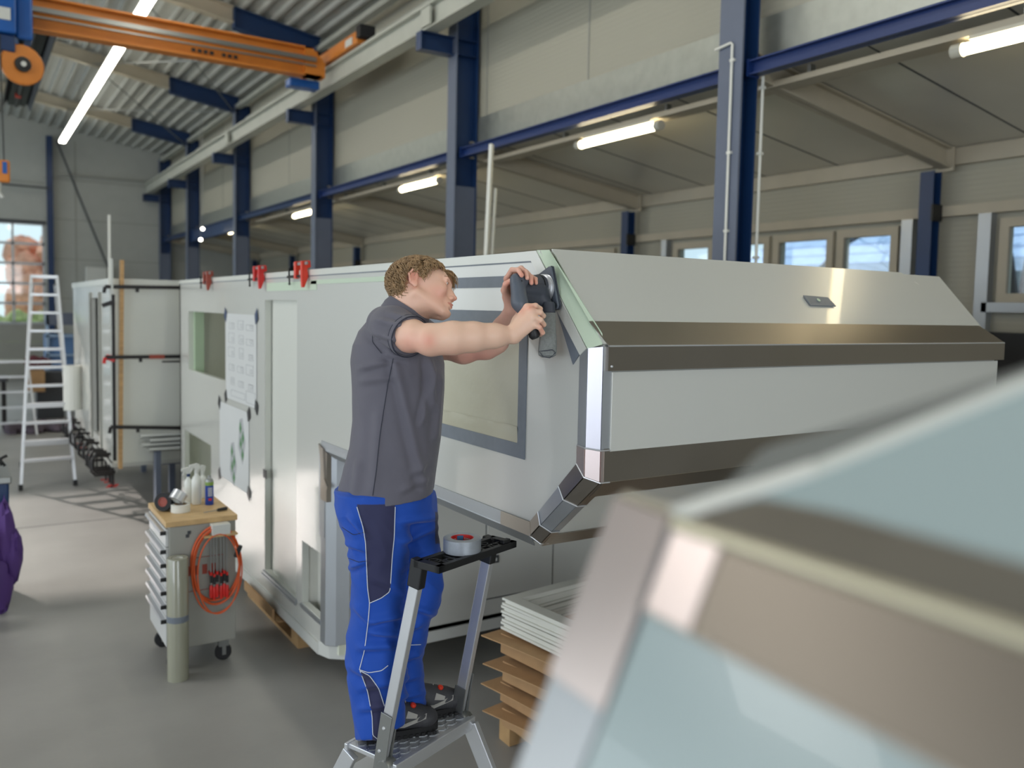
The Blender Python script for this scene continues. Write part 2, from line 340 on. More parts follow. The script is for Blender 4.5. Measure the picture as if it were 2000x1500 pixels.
for y, pl in zip(cy[:-1], ['over the camera side', 'passing in front of the orange crane', 'beyond the orange crane girder', 'third from the end wall', 'second from the end wall', 'closest to the end wall']):
    t = thing('roof_rafter', 'blue and beige roof rafter '+pl, 'rafter', (3.6, y, 6.8), 'roof rafters of the hall')
    def raf(xa, xb, dep, m, nm):
        b = MB(); za, zb = roofz(xa)-.01, roofz(xb)-.01
        for dz0, dz1, hw in ((-.02, 0, .08), (-dep, -dep+.02, .08), (-dep, 0, .006)):
            b.ext([(xa, y-hw, za+dz0), (xb, y-hw, zb+dz0), (xb, y-hw, zb+dz1), (xa, y-hw, za+dz1)], (0, 2*hw, 0))
        if nm == 'haunch': b.ext([(xa, y-.08, za-dep), (xa+.02, y-.08, za-dep), (xa+.02, y-.08, za), (xa, y-.08, za)], (0, .16, 0))
        b.build(nm, m, t)
    raf(3.67, 5.1, .33, 'blue_steel', 'haunch'); raf(-5.2, 3.66, .25, 'beige_steel', 'beam')
for a, b in zip(cy, cy[1:]):
    pl = {4.755: 'between the conduit column and the worker', 9.26: 'left of the worker', -.6: 'at the top right', 14.16: 'two bays left of the worker', 19.25: 'three bays left of the worker', 24.08: 'in the last bay by the end wall'}[a]
    d = .10 if a < 19 or a > 20 else .30
    m = MB().box((5.06, a+.13, 4.19), (5.16, b-.13, 4.202)).box((5.06, a+.13, 4.19-d), (5.16, b-.13, 4.202-d)).box((5.105, a+.13, 4.19-d), (5.115, b-.13, 4.2))
    m.box((5.05, a+.121, 4.18-d), (5.18, a+.135, 4.21)).box((5.05, b-.135, 4.18-d), (5.18, b-.121, 4.21))
    tag(m.build('tie_beam', 'blue_bright' if a < 10 else 'blue_steel'), 'blue horizontal tie beam under the cladding '+pl, 'beam', 'blue tie beams between the columns')
cy2 = cy[1:]
for y in cy2:
    t = thing('annex_rafter', 'beige annex rafter running from the column to the window wall, '+{4.755: 'at right', 9.26: 'right of the worker', 14.16: 'left of the worker', 19.25: 'in far bay four', 24.08: 'in far bay five', 27.9: 'at the end wall'}[y], 'rafter', (6.5, y, 4), 'annex rafters')
    b = MB()
    for dz0, dz1, hw in ((-.015, 0, .06), (-.2, -.185, .06), (-.2, 0, .006)): b.ext([(5.25, y-hw, annz(5.25)+dz0-.01), (8.0, y-hw, annz(8.0)+dz0-.01), (8.0, y-hw, annz(8.0)+dz1-.01), (5.25, y-hw, annz(5.25)+dz1-.01)], (0, 2*hw, 0))
    b.build('beam', 'beige_steel', t); MB().box((7.98, y-.08, annz(8)-.23), (8.0, y+.08, annz(8))).build('end_plate', 'beige_steel', t)
    t = thing('annex_column', 'slim blue annex column '+{4.755: 'between the annex windows at right', 9.26: 'between window pairs right of the worker', 14.16: 'third from the right', 19.25: 'fourth from the right', 24.08: 'fifth from the right', 27.9: 'in the far corner'}[y], 'column', (7.95, y+.1, 0), 'slim blue annex columns')
    MB().box((7.86, y+.04, 0), (7.875, y+.18, 3.68)).box((7.98, y+.04, 0), (7.995, y+.18, 3.68)).box((7.87, y+.105, 0), (7.99, y+.115, 3.68)).build('shaft', 'blue_steel', t)
    MB().box((7.84, y+.02, 3.2), (8.0, y+.04, 3.36)).build('clip', 'black', t)
# crane rail
t = thing('crane_rail', 'long pale grey box rail for the crane on blue brackets', 'rail', (4.65, 15, 5.52))
MB().box((4.58, -3, 5.515), (4.76, 28.05, 5.53)).box((4.58, -3, 5.78), (4.76, 28.05, 5.80)).box((4.65, -3, 5.53), (4.69, 28.05, 5.78)).build('beam', 'rail_paint', t)
MB().box((4.62, -3, 5.80), (4.70, 28.05, 5.85)).build('rail_head', 'rail_paint', t)
for y in (9.15, 18.2, 13.1): MB().box((4.57, y-.12, 5.55), (4.60, y+.12, 5.76)).build('splice_plate', 'rail_paint', t)
# crane
YC = 12.35
t = thing('overhead_crane', 'orange overhead crane girder with end carriage on the rail', 'crane', (2, YC, 5.6))
MB().box((-7, YC-.10, 5.60), (4.45, YC+.10, 5.625)).box((-7, YC-.10, 5.985), (4.3, YC+.10, 6.01)).box((-7, YC-.01, 5.62), (4.42, YC+.01, 5.99)).build('girder', 'orange', t)
MB().ext([(4.2, YC-.10, 6.01), (4.3, YC-.10, 6.01), (4.5, YC-.10, 5.80), (4.5, YC-.10, 5.6), (4.2, YC-.10, 5.6)], (0, .2, 0)).build('end_cap', 'orange', t)
MB().box((-7, YC-.16, 5.80), (4.35, YC-.11, 5.86)).box((-7, YC-.15, 5.73), (4.35, YC-.12, 5.75)).build('cable_track', 'zinc', t)
MB().box((4.56, YC-1.15, 5.86), (4.76, YC+1.2, 6.03)).build('end_carriage', 'orange', t, bevel=.01)
MB().box((4.55, YC-1.3, 5.92), (4.77, YC-1.15, 6.08)).build('buffer', 'rubber', t); MB().box((4.55, YC-1.0, 5.88), (4.557, YC-.75, 5.98)).build('rating_plate', 'white_paint', t)
MB().box((4.05, YC+.12, 5.48), (4.5, YC+.36, 5.60)).build('drive_motor', 'hoist_blue', t, bevel=.02)
lab = MB()
for k, x in enumerate((2.62, 2.70, 2.78, 2.86, 3.02, 3.10, 3.18)): lab.box((x, YC-.115, 5.655), (x+.05, YC-.101, 5.70))
lab.build('maker_lettering', 'black', t)
t = thing('chain_hoist', 'blue hoist trolley hanging from the crane girder at the left edge', 'hoist', (.3, YC, 5.5))
MB().box((-.35, YC-.42, 5.42), (.56, YC-.17, 5.88)).build('motor_housing', 'hoist_blue', t, bevel=.02)
MB().box((.56, YC-.3, 5.4), (.74, YC+.02, 5.93)).build('trolley', 'hoist_blue', t, bevel=.03)
MB().box((-.3, YC-.35, 5.22), (.55, YC-.15, 5.42)).build('gearbox', 'blue_steel', t, bevel=.02)
MB().box((.12, YC-.435, 5.56), (.5, YC-.421, 5.70)).build('plate', 'white_paint', t)
def txt(s, loc, size, rot, m, parent, name='lettering', ext=.001, al='CENTER'):
    c = bpy.data.curves.new(name, 'FONT'); c.body = s; c.size = size; c.extrude = ext; c.align_x = al; c.align_y = 'CENTER'
    o = bpy.data.objects.new(name, c); C.objects.link(o); o.matrix_world = Matrix.Translation(Vector([float(x) for x in loc]))@rot
    me = bpy.data.meshes.new_from_object(o.evaluated_get(bpy.context.evaluated_depsgraph_get())); mo = o.matrix_world.copy(); bpy.data.objects.remove(o)
    me.transform(mo); me.materials.append(MC[m]); q = bpy.data.objects.new(name, me); C.objects.link(q); attach(q, parent); return q
RFRONT = Matrix.Rotation(PI/2, 4, 'X')      # text facing -Y
txt('us', (.2, YC-.438, 5.63), .13, RFRONT, 'hoist_blue', t)
MB().tube([(.62, YC-.2, 5.4), (.61, YC-.2, 5.1)], .03).build('hook_rod', 'iron', t)
t2 = thing('cable_reel', 'round orange cable reel below the blue hoist', 'reel', (.62, YC-.25, 5.05))
MB().lathe([(.04, -.03), (.23, -.03), (.24, -.02), (.24, .02), (.23, .03), (.04, .03)], (.62, YC-.26, 5.10), (.25, -1, 0)).build('disc', 'orange', t2, smooth=True)
MB().lathe([(.09, .0), (.09, .04), (.0, .05)], (.62, YC-.28, 5.10), (.25, -1, 0)).build('hub', 'black', t2, smooth=True)
MB().lathe([(.03, .0), (.03, .06), (.0, .06)], (.62, YC-.285, 5.10), (.25, -1, 0)).build('axle', 'white_paint', t2, smooth=True)
p0 = atY(8, 330, 12.0)
t = thing('pendant_control', 'yellow crane pendant hanging at the left edge', 'control', p0)
MB().box(p0-np.array([.10, .05, .16]), p0+np.array([.06, .05, .10])).build('case', 'orange', t, bevel=.02)
MB().box(p0+np.array([-.02, -.055, -.06]), p0+np.array([.03, -.05, .08])).build('buttons', 'hoist_blue', t)
MB().tube([p0+np.array([0, 0, .1]), (p0[0]-.02, p0[1], 5.4)], .008).build('cable', 'black', t)
MB().tube([p0+np.array([-.05, 0, -.16]), p0+np.array([-.06, 0, -.28]), p0+np.array([-.02, 0, -.34])], .02).build('hook', 'white_paint', t)
# heater
t = thing('radiant_heater', 'long dark radiant heater trough hanging under the roof', 'heater', (1, 18, 6.3))
MB().ext([(.70, 13.5, 6.22), (.78, 13.5, 6.38), (1.12, 13.5, 6.38), (1.20, 13.5, 6.22), (1.215, 13.5, 6.22), (1.13, 13.5, 6.40), (.77, 13.5, 6.40), (.685, 13.5, 6.22)], (0, 7.4, 0)).build('reflector', 'dark_grey', t)
MB().box((.79, 13.55, 6.30), (1.11, 20.85, 6.37)).build('trough', 'black', t)
MB().tube([(.95, 13.6, 6.30), (.95, 20.8, 6.30)], .05, 12).build('burner_tube', 'iron', t)
MB().box((.88, 19.6, 6.24), (.98, 19.75, 6.30)).build('red_tag', 'red_orange', t)
MB().tube([(.95, 14.3, 6.4), (.95, 14.3, 7.2)], .006).tube([(.95, 20.3, 6.4), (.95, 20.3, 7.2)], .006).build('hanger', 'iron', t)
# line lamp
t = thing('line_lamp', 'long bright white line lamp hanging under the roof at left', 'lamp', (2.25, 15, 6.5))
MB().box((2.19, -4, 6.56), (2.31, 26.2, 6.62)).build('housing', 'white_paint', t); MB().box((2.18, -4, 6.50), (2.32, 26.2, 6.56)).build('diffuser', 'lamp', t)
for y in (2, 6, 10, 14, 18, 22, 26): MB().tube([(2.25, y, 6.6), (2.25, y, 7.25)], .006, 5).build('hanger', 'zinc', t)
# annex lamps
first = None
for y0, lb in ((6.03, 'right of the worker'), (1.97, 'at the right edge of the picture'), (10.4, 'left of the worker'), (15.3, 'behind the second column from the worker'), (20.2, 'in the far bay')):
    if first is None:
        first = t = thing('tube_lamp', 'lit tubular lamp under the annex ceiling '+lb, 'lamp', (5.45, y0, 4.0), 'tube lamps under the annex ceiling')
        MB().lathe([(.0, 0), (.038, .0), (.038, 1.25), (0, 1.25)], (5.45, y0, 4.0), (0, 1, 0), 14).build('tube', 'lamp_warm', t, smooth=True)
        for a in (-.02, 1.2): MB().lathe([(.0, 0), (.046, .0), (.046, .07), (0, .07)], (5.45, y0+a, 4.0), (0, 1, 0), 14).build('end_cap', 'lamp_body', t, smooth=True)
        MB().box((5.42, y0+.1, 4.045), (5.48, y0+1.15, 4.07)).build('mounting', 'lamp_body', t)
    else: dup(first, (0, y0-6.03, 0), 'lit tubular lamp under the annex ceiling '+lb)
t = thing('cable_tray', 'pale cable tray carrying the annex lamps', 'tray', (5.5, 10, 4.1)); MB().box((5.44, -3, 4.075), (5.62, 27, 4.12)).build('tray', 'beige_steel', t); MB().tube([(5.72, -3, 4.14), (5.72, 27, 4.14)], .018).build('conduit', 'lamp_body', t)
for y in np.arange(-2, 27, 1.6): MB().box((5.5, y, 4.12), (5.56, y+.03, 4.2)).build('tray_bracket', 'zinc', t)
for (u, v, lb) in ((396, 447, 'upper'), (392, 468, 'lower')):
    p = atY(u, v, 21.0); t = thing('round_lamp', '%s of the two small round lamps under the far tie beam' % lb, 'lamp', p)
    MB().lathe([(0, -.035), (.028, -.025), (.036, 0), (.028, .025), (0, .035)], p, n=16).build('bulb', 'lamp', t, smooth=True); MB().cyl((p[0], p[1], p[2]+.03), (p[0], p[1], roofz(p[0])), .006, 6).build('stem', 'zinc', t)
# conduits and pipes
c1 = thing('cable_conduit', 'white conduit bent over the flange of the right column', 'conduit', (4.98, 4.7, 3))
MB().tube([(4.985, 4.90, 4.33), (4.985, 4.74, 4.345), (4.985, 4.725, 4.33), (4.985, 4.72, 0)], .011).build('pipe', 'off_white', c1)
for z in (4.2, 3.5, 2.9): MB().box((4.975, 4.70, z), (5.0, 4.74, z+.02)).build('clip', 'off_white', c1)
c1 = thing('cable_conduit', 'white conduit down the rear edge of the right column', 'conduit', (5.26, 4.5, 3)); MB().tube([(5.20, 4.60, 4.1), (5.20, 4.60, 0)], .012).build('pipe', 'off_white', c1)
for z in (4.0, 3.5, 2.7): MB().box((5.18, 4.58, z), (5.215, 4.62, z+.02)).build('clip', 'off_white', c1)
pA = atX(960, 282, 4.62); pB = atX(950, 497, 4.56)
t = thing('plastic_profile', 'tall white plastic profile standing behind the camper', 'profile', (4.3, 7.4, 0))
q = pB+(pB-pA)/abs((pB-pA)[2])*pB[2]; MB().bar(pA, q, .035, .05).build('profile', 'off_white', t); MB().bar(pA+np.array([.05, -.02, -.45]), q+np.array([.05, -.02, 0]), .02, .03).build('edge_strip', 'off_white', t)
# end wall steel
t = thing('gable_post', 'slim blue post beside the end gate', 'post', (2.07, 28, 0)); MB().box((2.0, 27.95, 0), (2.15, 27.97, 6.95)).box((2.0, 28.1, 0), (2.15, 28.12, 6.95)).box((2.07, 27.96, 0), (2.08, 28.11, 6.95)).build('shaft', 'blue_steel', t)
tag(MB().bar((2.25, 27.8, 6.8), (4.75, 27.8, .0), .04, .05).build('diagonal_brace', 'dark_grey'), 'thin diagonal brace across the end wall', 'brace')
tag(MB().bar((-2.2, 27.9, 5.5), (2.05, 27.9, 5.45), .04, .05).build('gate_track', 'dark_grey'), 'dark horizontal gate track above the end gate', 'track')
tag(MB().bar((2.3, 28.0, 5.9), (4.9, 28.0, 5.9), .05, .05).build('wall_rail', 'panel_dark'), 'grey rail across the end wall', 'rail')
for i, (a, b) in enumerate(((cy[3], cy[4]), (cy[4], cy[5]))):
    tag(MB().tube([(5.0, a, 6.45), (2.2, b, 7.0)], .012, 6).tube([(2.2, a, 7.0), (5.0, b, 6.45)], .012, 6).build('wind_brace', 'zinc'), 'crossed thin wind brace under the roof, %s' % ('nearer pair', 'farther pair')[i], 'brace')
tag(MB().box((2.95, 27.7, 0), (3.5, 27.95, 3.25)).build('wall_cabinet', 'white_paint', bevel=.01), 'tall white cabinet against the end wall', 'cabinet')
# ================================================================ MAIN CAMPER
XS, YF, YB = 1.756, 2.222, 4.66
XR = 4.27
def plateX(pts, x, t, name, m, parent, **k): return MB().ext([(x, y, z) for y, z in pts], (-t, 0, 0)).build(name, m, parent, **k)
def pxX(pts, x): return [(float(p[1]), float(p[2])) for p in (atX(u, v, x) for u, v in pts)]
def rect(a, b, c, d): return [(a, c), (b, c), (b, d), (a, d)]
cp = thing('camper_body', 'long white camper cabin under construction with overhanging nose', 'camper', (3, 5, .2))
holes = [(7.04, 8.40, 1.635, 2.19), (7.53, 8.60, .45, 1.04), (5.26, 5.95, .375, 2.30), (4.80, 5.15, .38, .785)]
def wallX(x0, x1, ya, yb, za, zb, holes, name, m, parent):
    ys = sorted({ya, yb}|{h[0] for h in holes}|{h[1] for h in holes}); zs = sorted({za, zb}|{h[2] for h in holes}|{h[3] for h in holes})
    b = MB()
    for a, c in zip(ys, ys[1:]):
        run = None
        for d, e in zip(zs, zs[1:]):
            q = ((a+c)/2, (d+e)/2)
            if any(h[0] < q[0] < h[1] and h[2] < q[1] < h[3] for h in holes):
                if run: b.box((x0, a, run[0]), (x1, c, run[1])); run = None
            else: run = (run[0], e) if run else (d, e)
        if run: b.box((x0, a, run[0]), (x1, c, run[1]))
    return b.build(name, m, parent)
wallX(XS, XS+.045, 4.80, 8.78, .235, 2.482, holes, 'side_wall', 'frp', cp)
b = MB()
for (a, c, d, e) in holes:      # foam core and liner seen in the cut-outs
    g_ = .003
    b.box((XS+.003, a-.0, d), (XS+.044, a+g_, e)).box((XS+.003, c-g_, d), (XS+.044, c, e)).box((XS+.003, a, d), (XS+.044, c, d+g_)).box((XS+.003, a, e-g_), (XS+.044, c, e))
b.build('cut_edge', 'frp_edge', cp)
MB().box((XS+.06, YB, .2), (XR, 8.78, .26)).build('floor_panel', 'frp_inside', cp)
MB().box((XS+.01, 4.80, 2.44), (XS+.3, 8.78, 2.478)).box((XR-.3, 4.80, 2.44), (XR, 8.78, 2.478)).box((XS+.3, 4.8, 2.44), (XR-.3, 5.1, 2.478)).build('roof_panel', 'frp', cp)  # unseen roof left open in the middle to light the interior
MB().box((XR-.04, YB, .2), (XR, 8.78, 2.47)).box((XS, 8.74, .2), (XR, 8.78, 2.48)).build('rear_wall', 'frp', cp)
MB().box((2.35, 6.0, .26), (2.38, 8.7, 2.44)).box((2.35, 6.6, .26), (4.2, 6.63, 2.44)).box((1.80, 6.98, .26), (2.35, 7.0, 2.44)).build('partition', 'frp_inside', cp)
MB().box((XS+.046, 8.34, 1.5), (XS+.13, 8.40, 2.3)).build('foam_panel', 'foam_green', cp)
MB().box((2.338, 7.2, 1.3), (2.349, 7.21, 1.85)).box((2.338, 7.2, 1.85), (2.349, 7.75, 1.86)).build('cable_duct', 'dark_grey', cp)
MB().box((1.802, 5.96, .26), (1.83, 6.02, 2.4)).box((1.802, 5.18, .26), (1.83, 5.24, 2.4)).build('door_frame', 'white_paint', cp)
MB().box((XS+.035, 5.24, .36), (XS+.05, 5.86, 2.31)).box((XS+.05, 5.86, .36), (XS+.09, 5.96, 2.31)).build('door_leaf', 'frp_edge', cp)
MB().box((1.86, 4.72, .26), (1.88, 5.2, 1.1)).box((1.80, 5.155, .26), (1.86, 5.17, 1.1)).build('locker_liner', 'off_white', cp)
MB().box((1.855, 5.03, .5), (1.86, 5.07, .74)).build('vent_slot', 'dark_grey', cp)
t_ = MB().box((XS-.012, 5.24, .352), (XS+.05, 5.97, .372)).box((XS-.018, 5.24, .338), (XS-.006, 5.97, .352)).build('door_sill', 'alu_dull', cp)
MB().box((XS-.010, 4.80, .355), (XS+.05, 5.16, .378)).build('hatch_sill', 'alu_dull', cp)
MB().ext([(XS-.001, 5.98, 1.04), (XS-.001, 5.90, 1.04), (XS-.001, 5.90, 1.10), (XS-.001, 5.98, 1.10)], (-.003, 0, 0)).build('lock_patch', 'black', cp)
# base skirt
MB().ext([(XS-.012, 4.82, .235), (XS-.012, 8.78, .235), (XS-.012, 8.78, .165), (XS-.012, 4.82, .165)], (.03, 0, 0)).box((1.86, YB-.012, .165), (XR, YB+.02, .235)).build('base_skirt', 'white_paint', cp)
MB().ext([(XS-.012, 4.82, .165), (XS+.02, 4.72, .165), (1.87, YB-.012, .165), (1.95, 4.75, .165), (1.85, 4.9, .165)], (0, 0, .085)).build('skirt_corner', 'white_paint', cp, bevel=.006)
# vertical corner post of the lower body
MB().ext([(XS-.003, 4.81, .25), (XS-.003, 4.725, .25), (XS+.045, 4.675, .25), (1.885, YB-.004, .25), (1.885, YB+.03, .25), (XS+.05, 4.81, .25)], (0, 0, 1.18)).build('corner_post', 'alu_dull', cp, bevel=.006)
MB().box((XS-.006, 4.74, .9), (XS+.002, 4.83, 1.42)).build('side_profile', 'alu_dull', cp)
MB().ext([(XS-.008, y, z) for y, z in ((4.80, 1.44), (4.70, 1.41), (4.70, 1.12), (4.80, 1.12))], (.05, 0, 0)).ext([(XS-.016, y, z) for y, z in ((4.82, 1.45), (4.74, 1.43), (4.72, 1.26), (4.67, 1.22), (4.67, 1.20), (4.75, 1.24), (4.80, 1.40))], (.01, 0, 0)).build('corner_bracket', 'steel', cp)
# lower front wall
MB().box((1.88, YB, .235), (XR, YB+.045, 1.45)).build('front_wall', 'frp', cp)
b = MB()
for (xa, xb, za, zb) in ((2.815, 3.36, .365, .372), (2.815, 3.36, 1.10, 1.107), (2.815, 2.822, .365, 1.1), (3.353, 3.36, .365, 1.1)): b.box((xa, YB-.001, za), (xb, YB+.003, zb))
b.build('locker_gap', 'dark_grey', cp)
d_ = MB().box((2.825, YB-.008, .375), (3.35, YB, 1.095)).build('locker_door', 'frp', cp, bevel=.003)
for z in (.632, .718): 
    l_ = MB().box((2.865, YB-.018, z-.026), (2.912, YB-.008, z+.026)).build('lock', 'dark_grey', cp, bevel=.004)
    MB().box((2.885, YB-.022, z-.010), (2.893, YB-.018, z+.010)).build('keyhole', 'white_paint', l_)
MB().box((3.05, YB-.05, .255), (XR, YB-.004, .33)).build('step_profile', 'white_paint', cp, bevel=.004)
MB().box((3.10, YB-.053, .27), (3.145, YB-.05, .305)).build('socket', 'black', cp)
# ---- overhanging nose
PA, PB, PC, PD_ = (2.525, 2.482), (YF, 2.150), (YF, 1.690), (2.57, 1.395)
SA, SB, SC, SD = (2.56, 2.482), (2.304, 2.140), (2.304, 1.745), (2.585, 1.476)
IA, IB, IC, ID = (2.55, 2.484), (2.262, 2.145), (2.262, 1.706), (2.578, 1.428)
X1 = 1.79
MB().ext([(XS, y, z) for y, z in ((YB+.14, 2.482), SA, SB, SC, SD, (YB+.14, 1.468))], (.04, 0, 0)).build('nose_side_wall', 'frp', cp)
core = [PA, PB, PC, PD_, (YB+.04, 1.395), (YB+.04, 2.478)]
MB().ext([(X1+.004, y, z) for y, z in core], (XR-X1-.04, 0, 0)).build('nose_shell', 'frp', cp)
MB().ext([(XR-.03, y, z) for y, z in ((YB, 2.482), (IA[0], 2.482), IB, IC, ID, (YB, 1.42))], (.03, 0, 0)).build('nose_side_wall', 'frp', cp)
MB().ext([(XR, y, z) for y, z in (SB, SC, (2.34, 1.745), (2.34, 2.17))], (.02, 0, 0)).build('end_profile', 'alu', cp)
# slope face skin, slightly larger than the shell, and the cap lip at its far end
MB().ext([(1.778, PA[0]-.004, PA[1]+.004), (XR-.38, PA[0]-.004, PA[1]+.004), (XR+.0, PB[0]-.004, PB[1]+.01), (1.785, PB[0]-.004, PB[1]+.008)], (0, -.003, .003)).build('slope_skin', 'frp', cp)
b = MB(); L = lambda p, q, s_: (p[0]+(q[0]-p[0])*s_, p[1]+(q[1]-p[1])*s_)
def strip(a0, a1, b0, b1, t=.003, off=(-.7, -.7, 0)):   # quad between 4 points as a thin plate
    o = Vector(off)*t; pts = [Vector(a0), Vector(a1), Vector(b1), Vector(b0)]
    vs = [tuple(p) for p in pts]+[tuple(p+o) for p in pts]
    return vs, [(0, 1, 2, 3), (7, 6, 5, 4), (0, 4, 5, 1), (1, 5, 6, 2), (2, 6, 7, 3), (3, 7, 4, 0)]
def quad3(i0, i1, m, nm, t=.004):
    """three facets of the corner profile between stations i0 and i1; station = (side S, edge I, outer O, front P)"""
    b = MB()
    for k, off in ((0, (-1, 0, 0)), (1, (-.7, -.7, 0)), (2, (0, -1, 0))):
        b.add(*strip(i0[k], i1[k], i0[k+1], i1[k+1], t, off))
    return b.build(nm, m, cp)
def st(S_, I_, O_, P_): return ((XS, S_[0], S_[1]), (XS, I_[0], I_[1]), (X1, O_[0], O_[1]), (1.825, P_[0], P_[1]))
sB = st(SB, IB, (YF+.003, 2.150), (YF, 2.150)); s18 = st((2.304, 1.81), (2.262, 1.806), (YF+.003, 1.80), (YF, 1.80)); sC = st(SC, IC, (YF+.003, 1.690), (YF, 1.690))
q1 = .32; q2 = .86
def mixs(a, b, s_): return tuple(tuple(Vector(p).lerp(Vector(q), s_)) for p, q in zip(a, b))
sD = st(SD, ID, (2.57, 1.398), (2.57, 1.395))
for nm, k, col in (('corner_facet', 0, 'alu_dull'), ('corner_facet', 1, 'alu_bright'), ('corner_facet', 2, 'alu_dull')):
    off = ((-1, 0, 0), (-.7, -.7, 0), (0, -1, 0))[k]
    MB().add(*strip(sB[k], s18[k], sB[k+1], s18[k+1], .004, off)).build(nm, col, cp)
quad3(s18, mixs(s18, sC, 1.), 'steel_pink', 'steel_corner', .007)
m1 = mixs(sC, sD, .36); m2 = mixs(sC, sD, .80)
quad3(sC, m1, 'steel', 'steel_corner', .007); quad3(m1, m2, 'alu_dull', 'corner_facet', .004)
low = ((XS, SD[0]+.14, 1.468), (XS, ID[0]+.10, 1.425), (X1, 2.66, 1.392), (1.9, 2.60, 1.39))
quad3(m2, ((XS, SD[0]+.0, SD[1]), (XS, ID[0], ID[1]), (X1, 2.57, 1.395), (1.825, 2.57, 1.393)), 'steel', 'steel_corner', .008)
for s_ in (s18, sC, m1, m2, sD):
    MB().tube([Vector(s_[0])+Vector((-.006, 0, 0)), Vector(s_[1])+Vector((-.008, -.004, 0)), Vector(s_[2])+Vector((-.004, -.009, 0)), Vector(s_[3])+Vector((0, -.008, 0))], .0028, 6).build('weld_joint', 'alu', cp)
MB().ext([(XS, 2.585, 1.480), (XS, 4.80, 1.470), (XS, 4.80, 1.425), (XS, 2.57, 1.432)], (-.006, 0, 0)).add(*strip((XS-.004, 2.57, 1.432), (XS-.004, 4.70, 1.425), (X1, 2.60, 1.385), (X1, 4.70, 1.385), .006, (-.4, 0, -.9))).build('bottom_profile', 'alu_dull', cp)
MB().ext([(XS-.006, 2.575, 1.482), (XS-.006, 2.78, 1.480), (XS-.006, 2.78, 1.428), (XS-.006, 2.57, 1.428)], (-.004, 0, 0)).build('steel_corner', 'steel', cp)
MB().ext([(1.80, YF-.004, 1.690), (XR, YF-.004, 1.690), (XR, YF-.004, 1.805), (1.80, YF-.004, 1.805)], (0, -.003, 0)).add(*strip((1.80, YF-.007, 1.692), (XR, YF-.007, 1.692), (1.80, YF+.07, 1.628), (XR, YF+.07, 1.628), .003, (0, -.6, -.7))).build('lower_steel_band', 'steel', cp)
MB().add(*strip((1.80, 2.515, 1.443), (XR, 2.515, 1.443), (1.80, 2.575, 1.388), (XR, 2.575, 1.388), .006, (0, -.6, -.7))).build('bottom_steel_band', 'steel', cp)
MB().box((1.822, YF-.010, 1.795), (XR-.02, YF-.002, 2.066)).build('front_panel', 'frp', cp, bevel=.002)
# the folded stainless band with a pale tube added as its highlight
sl = lambda s_: (YF+(PA[0]-YF)*s_-.008, 2.150+(PA[1]-2.150)*s_+.008)
y1, z1 = sl(.225)
MB().add(*strip((1.80, YF-.014, 2.152), (XR+.02, YF-.014, 2.152), (1.772, y1, z1), (XR-.08, y1, z1), .003, (0, -.7, .7))).box((1.80, YF-.018, 2.070), (XR+.02, YF-.014, 2.152)).box((1.797, YF-.018, 2.070), (1.80, YF+.02, 2.152)).build('folded_steel_band', 'steel', cp)
MB().cyl((1.80, YF-.0145, 2.152), (XR+.02, YF-.0145, 2.152), .0042, 8).build('bend_highlight', 'alu', cp, smooth=True)
MB().lathe([(0, 0), (.005, 0), (.004, .003), (0, .004)], (1.812, YF-.018, 2.085), (0, -1, 0), 10).build('rivet', 'alu', cp)
py, pz = sl(.62)
def onslope(u, v):
    r_ = ray(u, v); n_ = np.array([0, -(PA[1]-2.15), (PA[0]-YF)]); o_ = np.array([0, YF-.012, 2.15+.010])-np.array([0, 0, EYE]); return r_*np.dot(n_, o_)/np.dot(n_, r_)+np.array([0, 0, EYE])
MB().ext([tuple(onslope(*p)) for p in ((1568, 578), (1616, 582), (1632, 599), (1582, 597))], (0, -.003, .003)).build('patch', 'tape_grey', cp)
q_ = onslope(1597, 588); MB().lathe([(0, 0), (.009, 0), (.009, .002), (0, .002)], q_+np.array([0, -.004, .004]), (0, -.7, .7), 12).build('patch_mark', 'mask_green', cp)
MB().ext([(XR-.34, 2.55, 2.47), (XR-.30, 2.55, 2.47), (XR-.30, 2.47, 2.42), (XR-.33, 2.47, 2.42)], (0, 0, .012)).build('cap_lip', 'white_paint', cp)
# roof edge trim on the side
MB().box((XS-.003, 2.56, 2.443), (XS, 8.78, 2.448)).build('edge_groove', 'tape_grey', cp); MB().box((XS-.002, 2.56, 2.449), (XS, 8.78, 2.484)).build('roof_edge', 'frp_edge', cp)
MB().box((XS-.003, 4.9, 2.36), (XS, 5.9, 2.415)).box((XS-.003, 3.6, 2.395), (XS, 5.0, 2.42)).build('filler_strip', 'mask_green', cp)
# green masking along the sloped edge
E0 = Vector((XS-.004, 2.60, 2.486)); E1 = Vector((XS-.004, 2.285, 2.142)); G0 = Vector((1.775, 2.533, 2.486)); G1 = Vector((X1-.006, 2.222, 2.158)); H0 = Vector(onslope(1079, 500)); H1 = Vector(onslope(1176, 652))
g = MB(); g.add(*strip(Vector((XS-.003, 2.578, 2.486)), Vector((XS-.003, 2.262, 2.142)), G0, G1, .002)); g.add(*strip(G0, G1, H0+Vector((-.0, 0, 0)), H1, .002, (0, -.7, .7)))
g.build('masking_film', 'mask_green', cp)
plateX([(2.645, 2.484), (2.58, 2.484), (2.266, 2.142), (2.300, 2.118)], XS, .0065, 'slope_edge_board', 'frp_edge', cp)
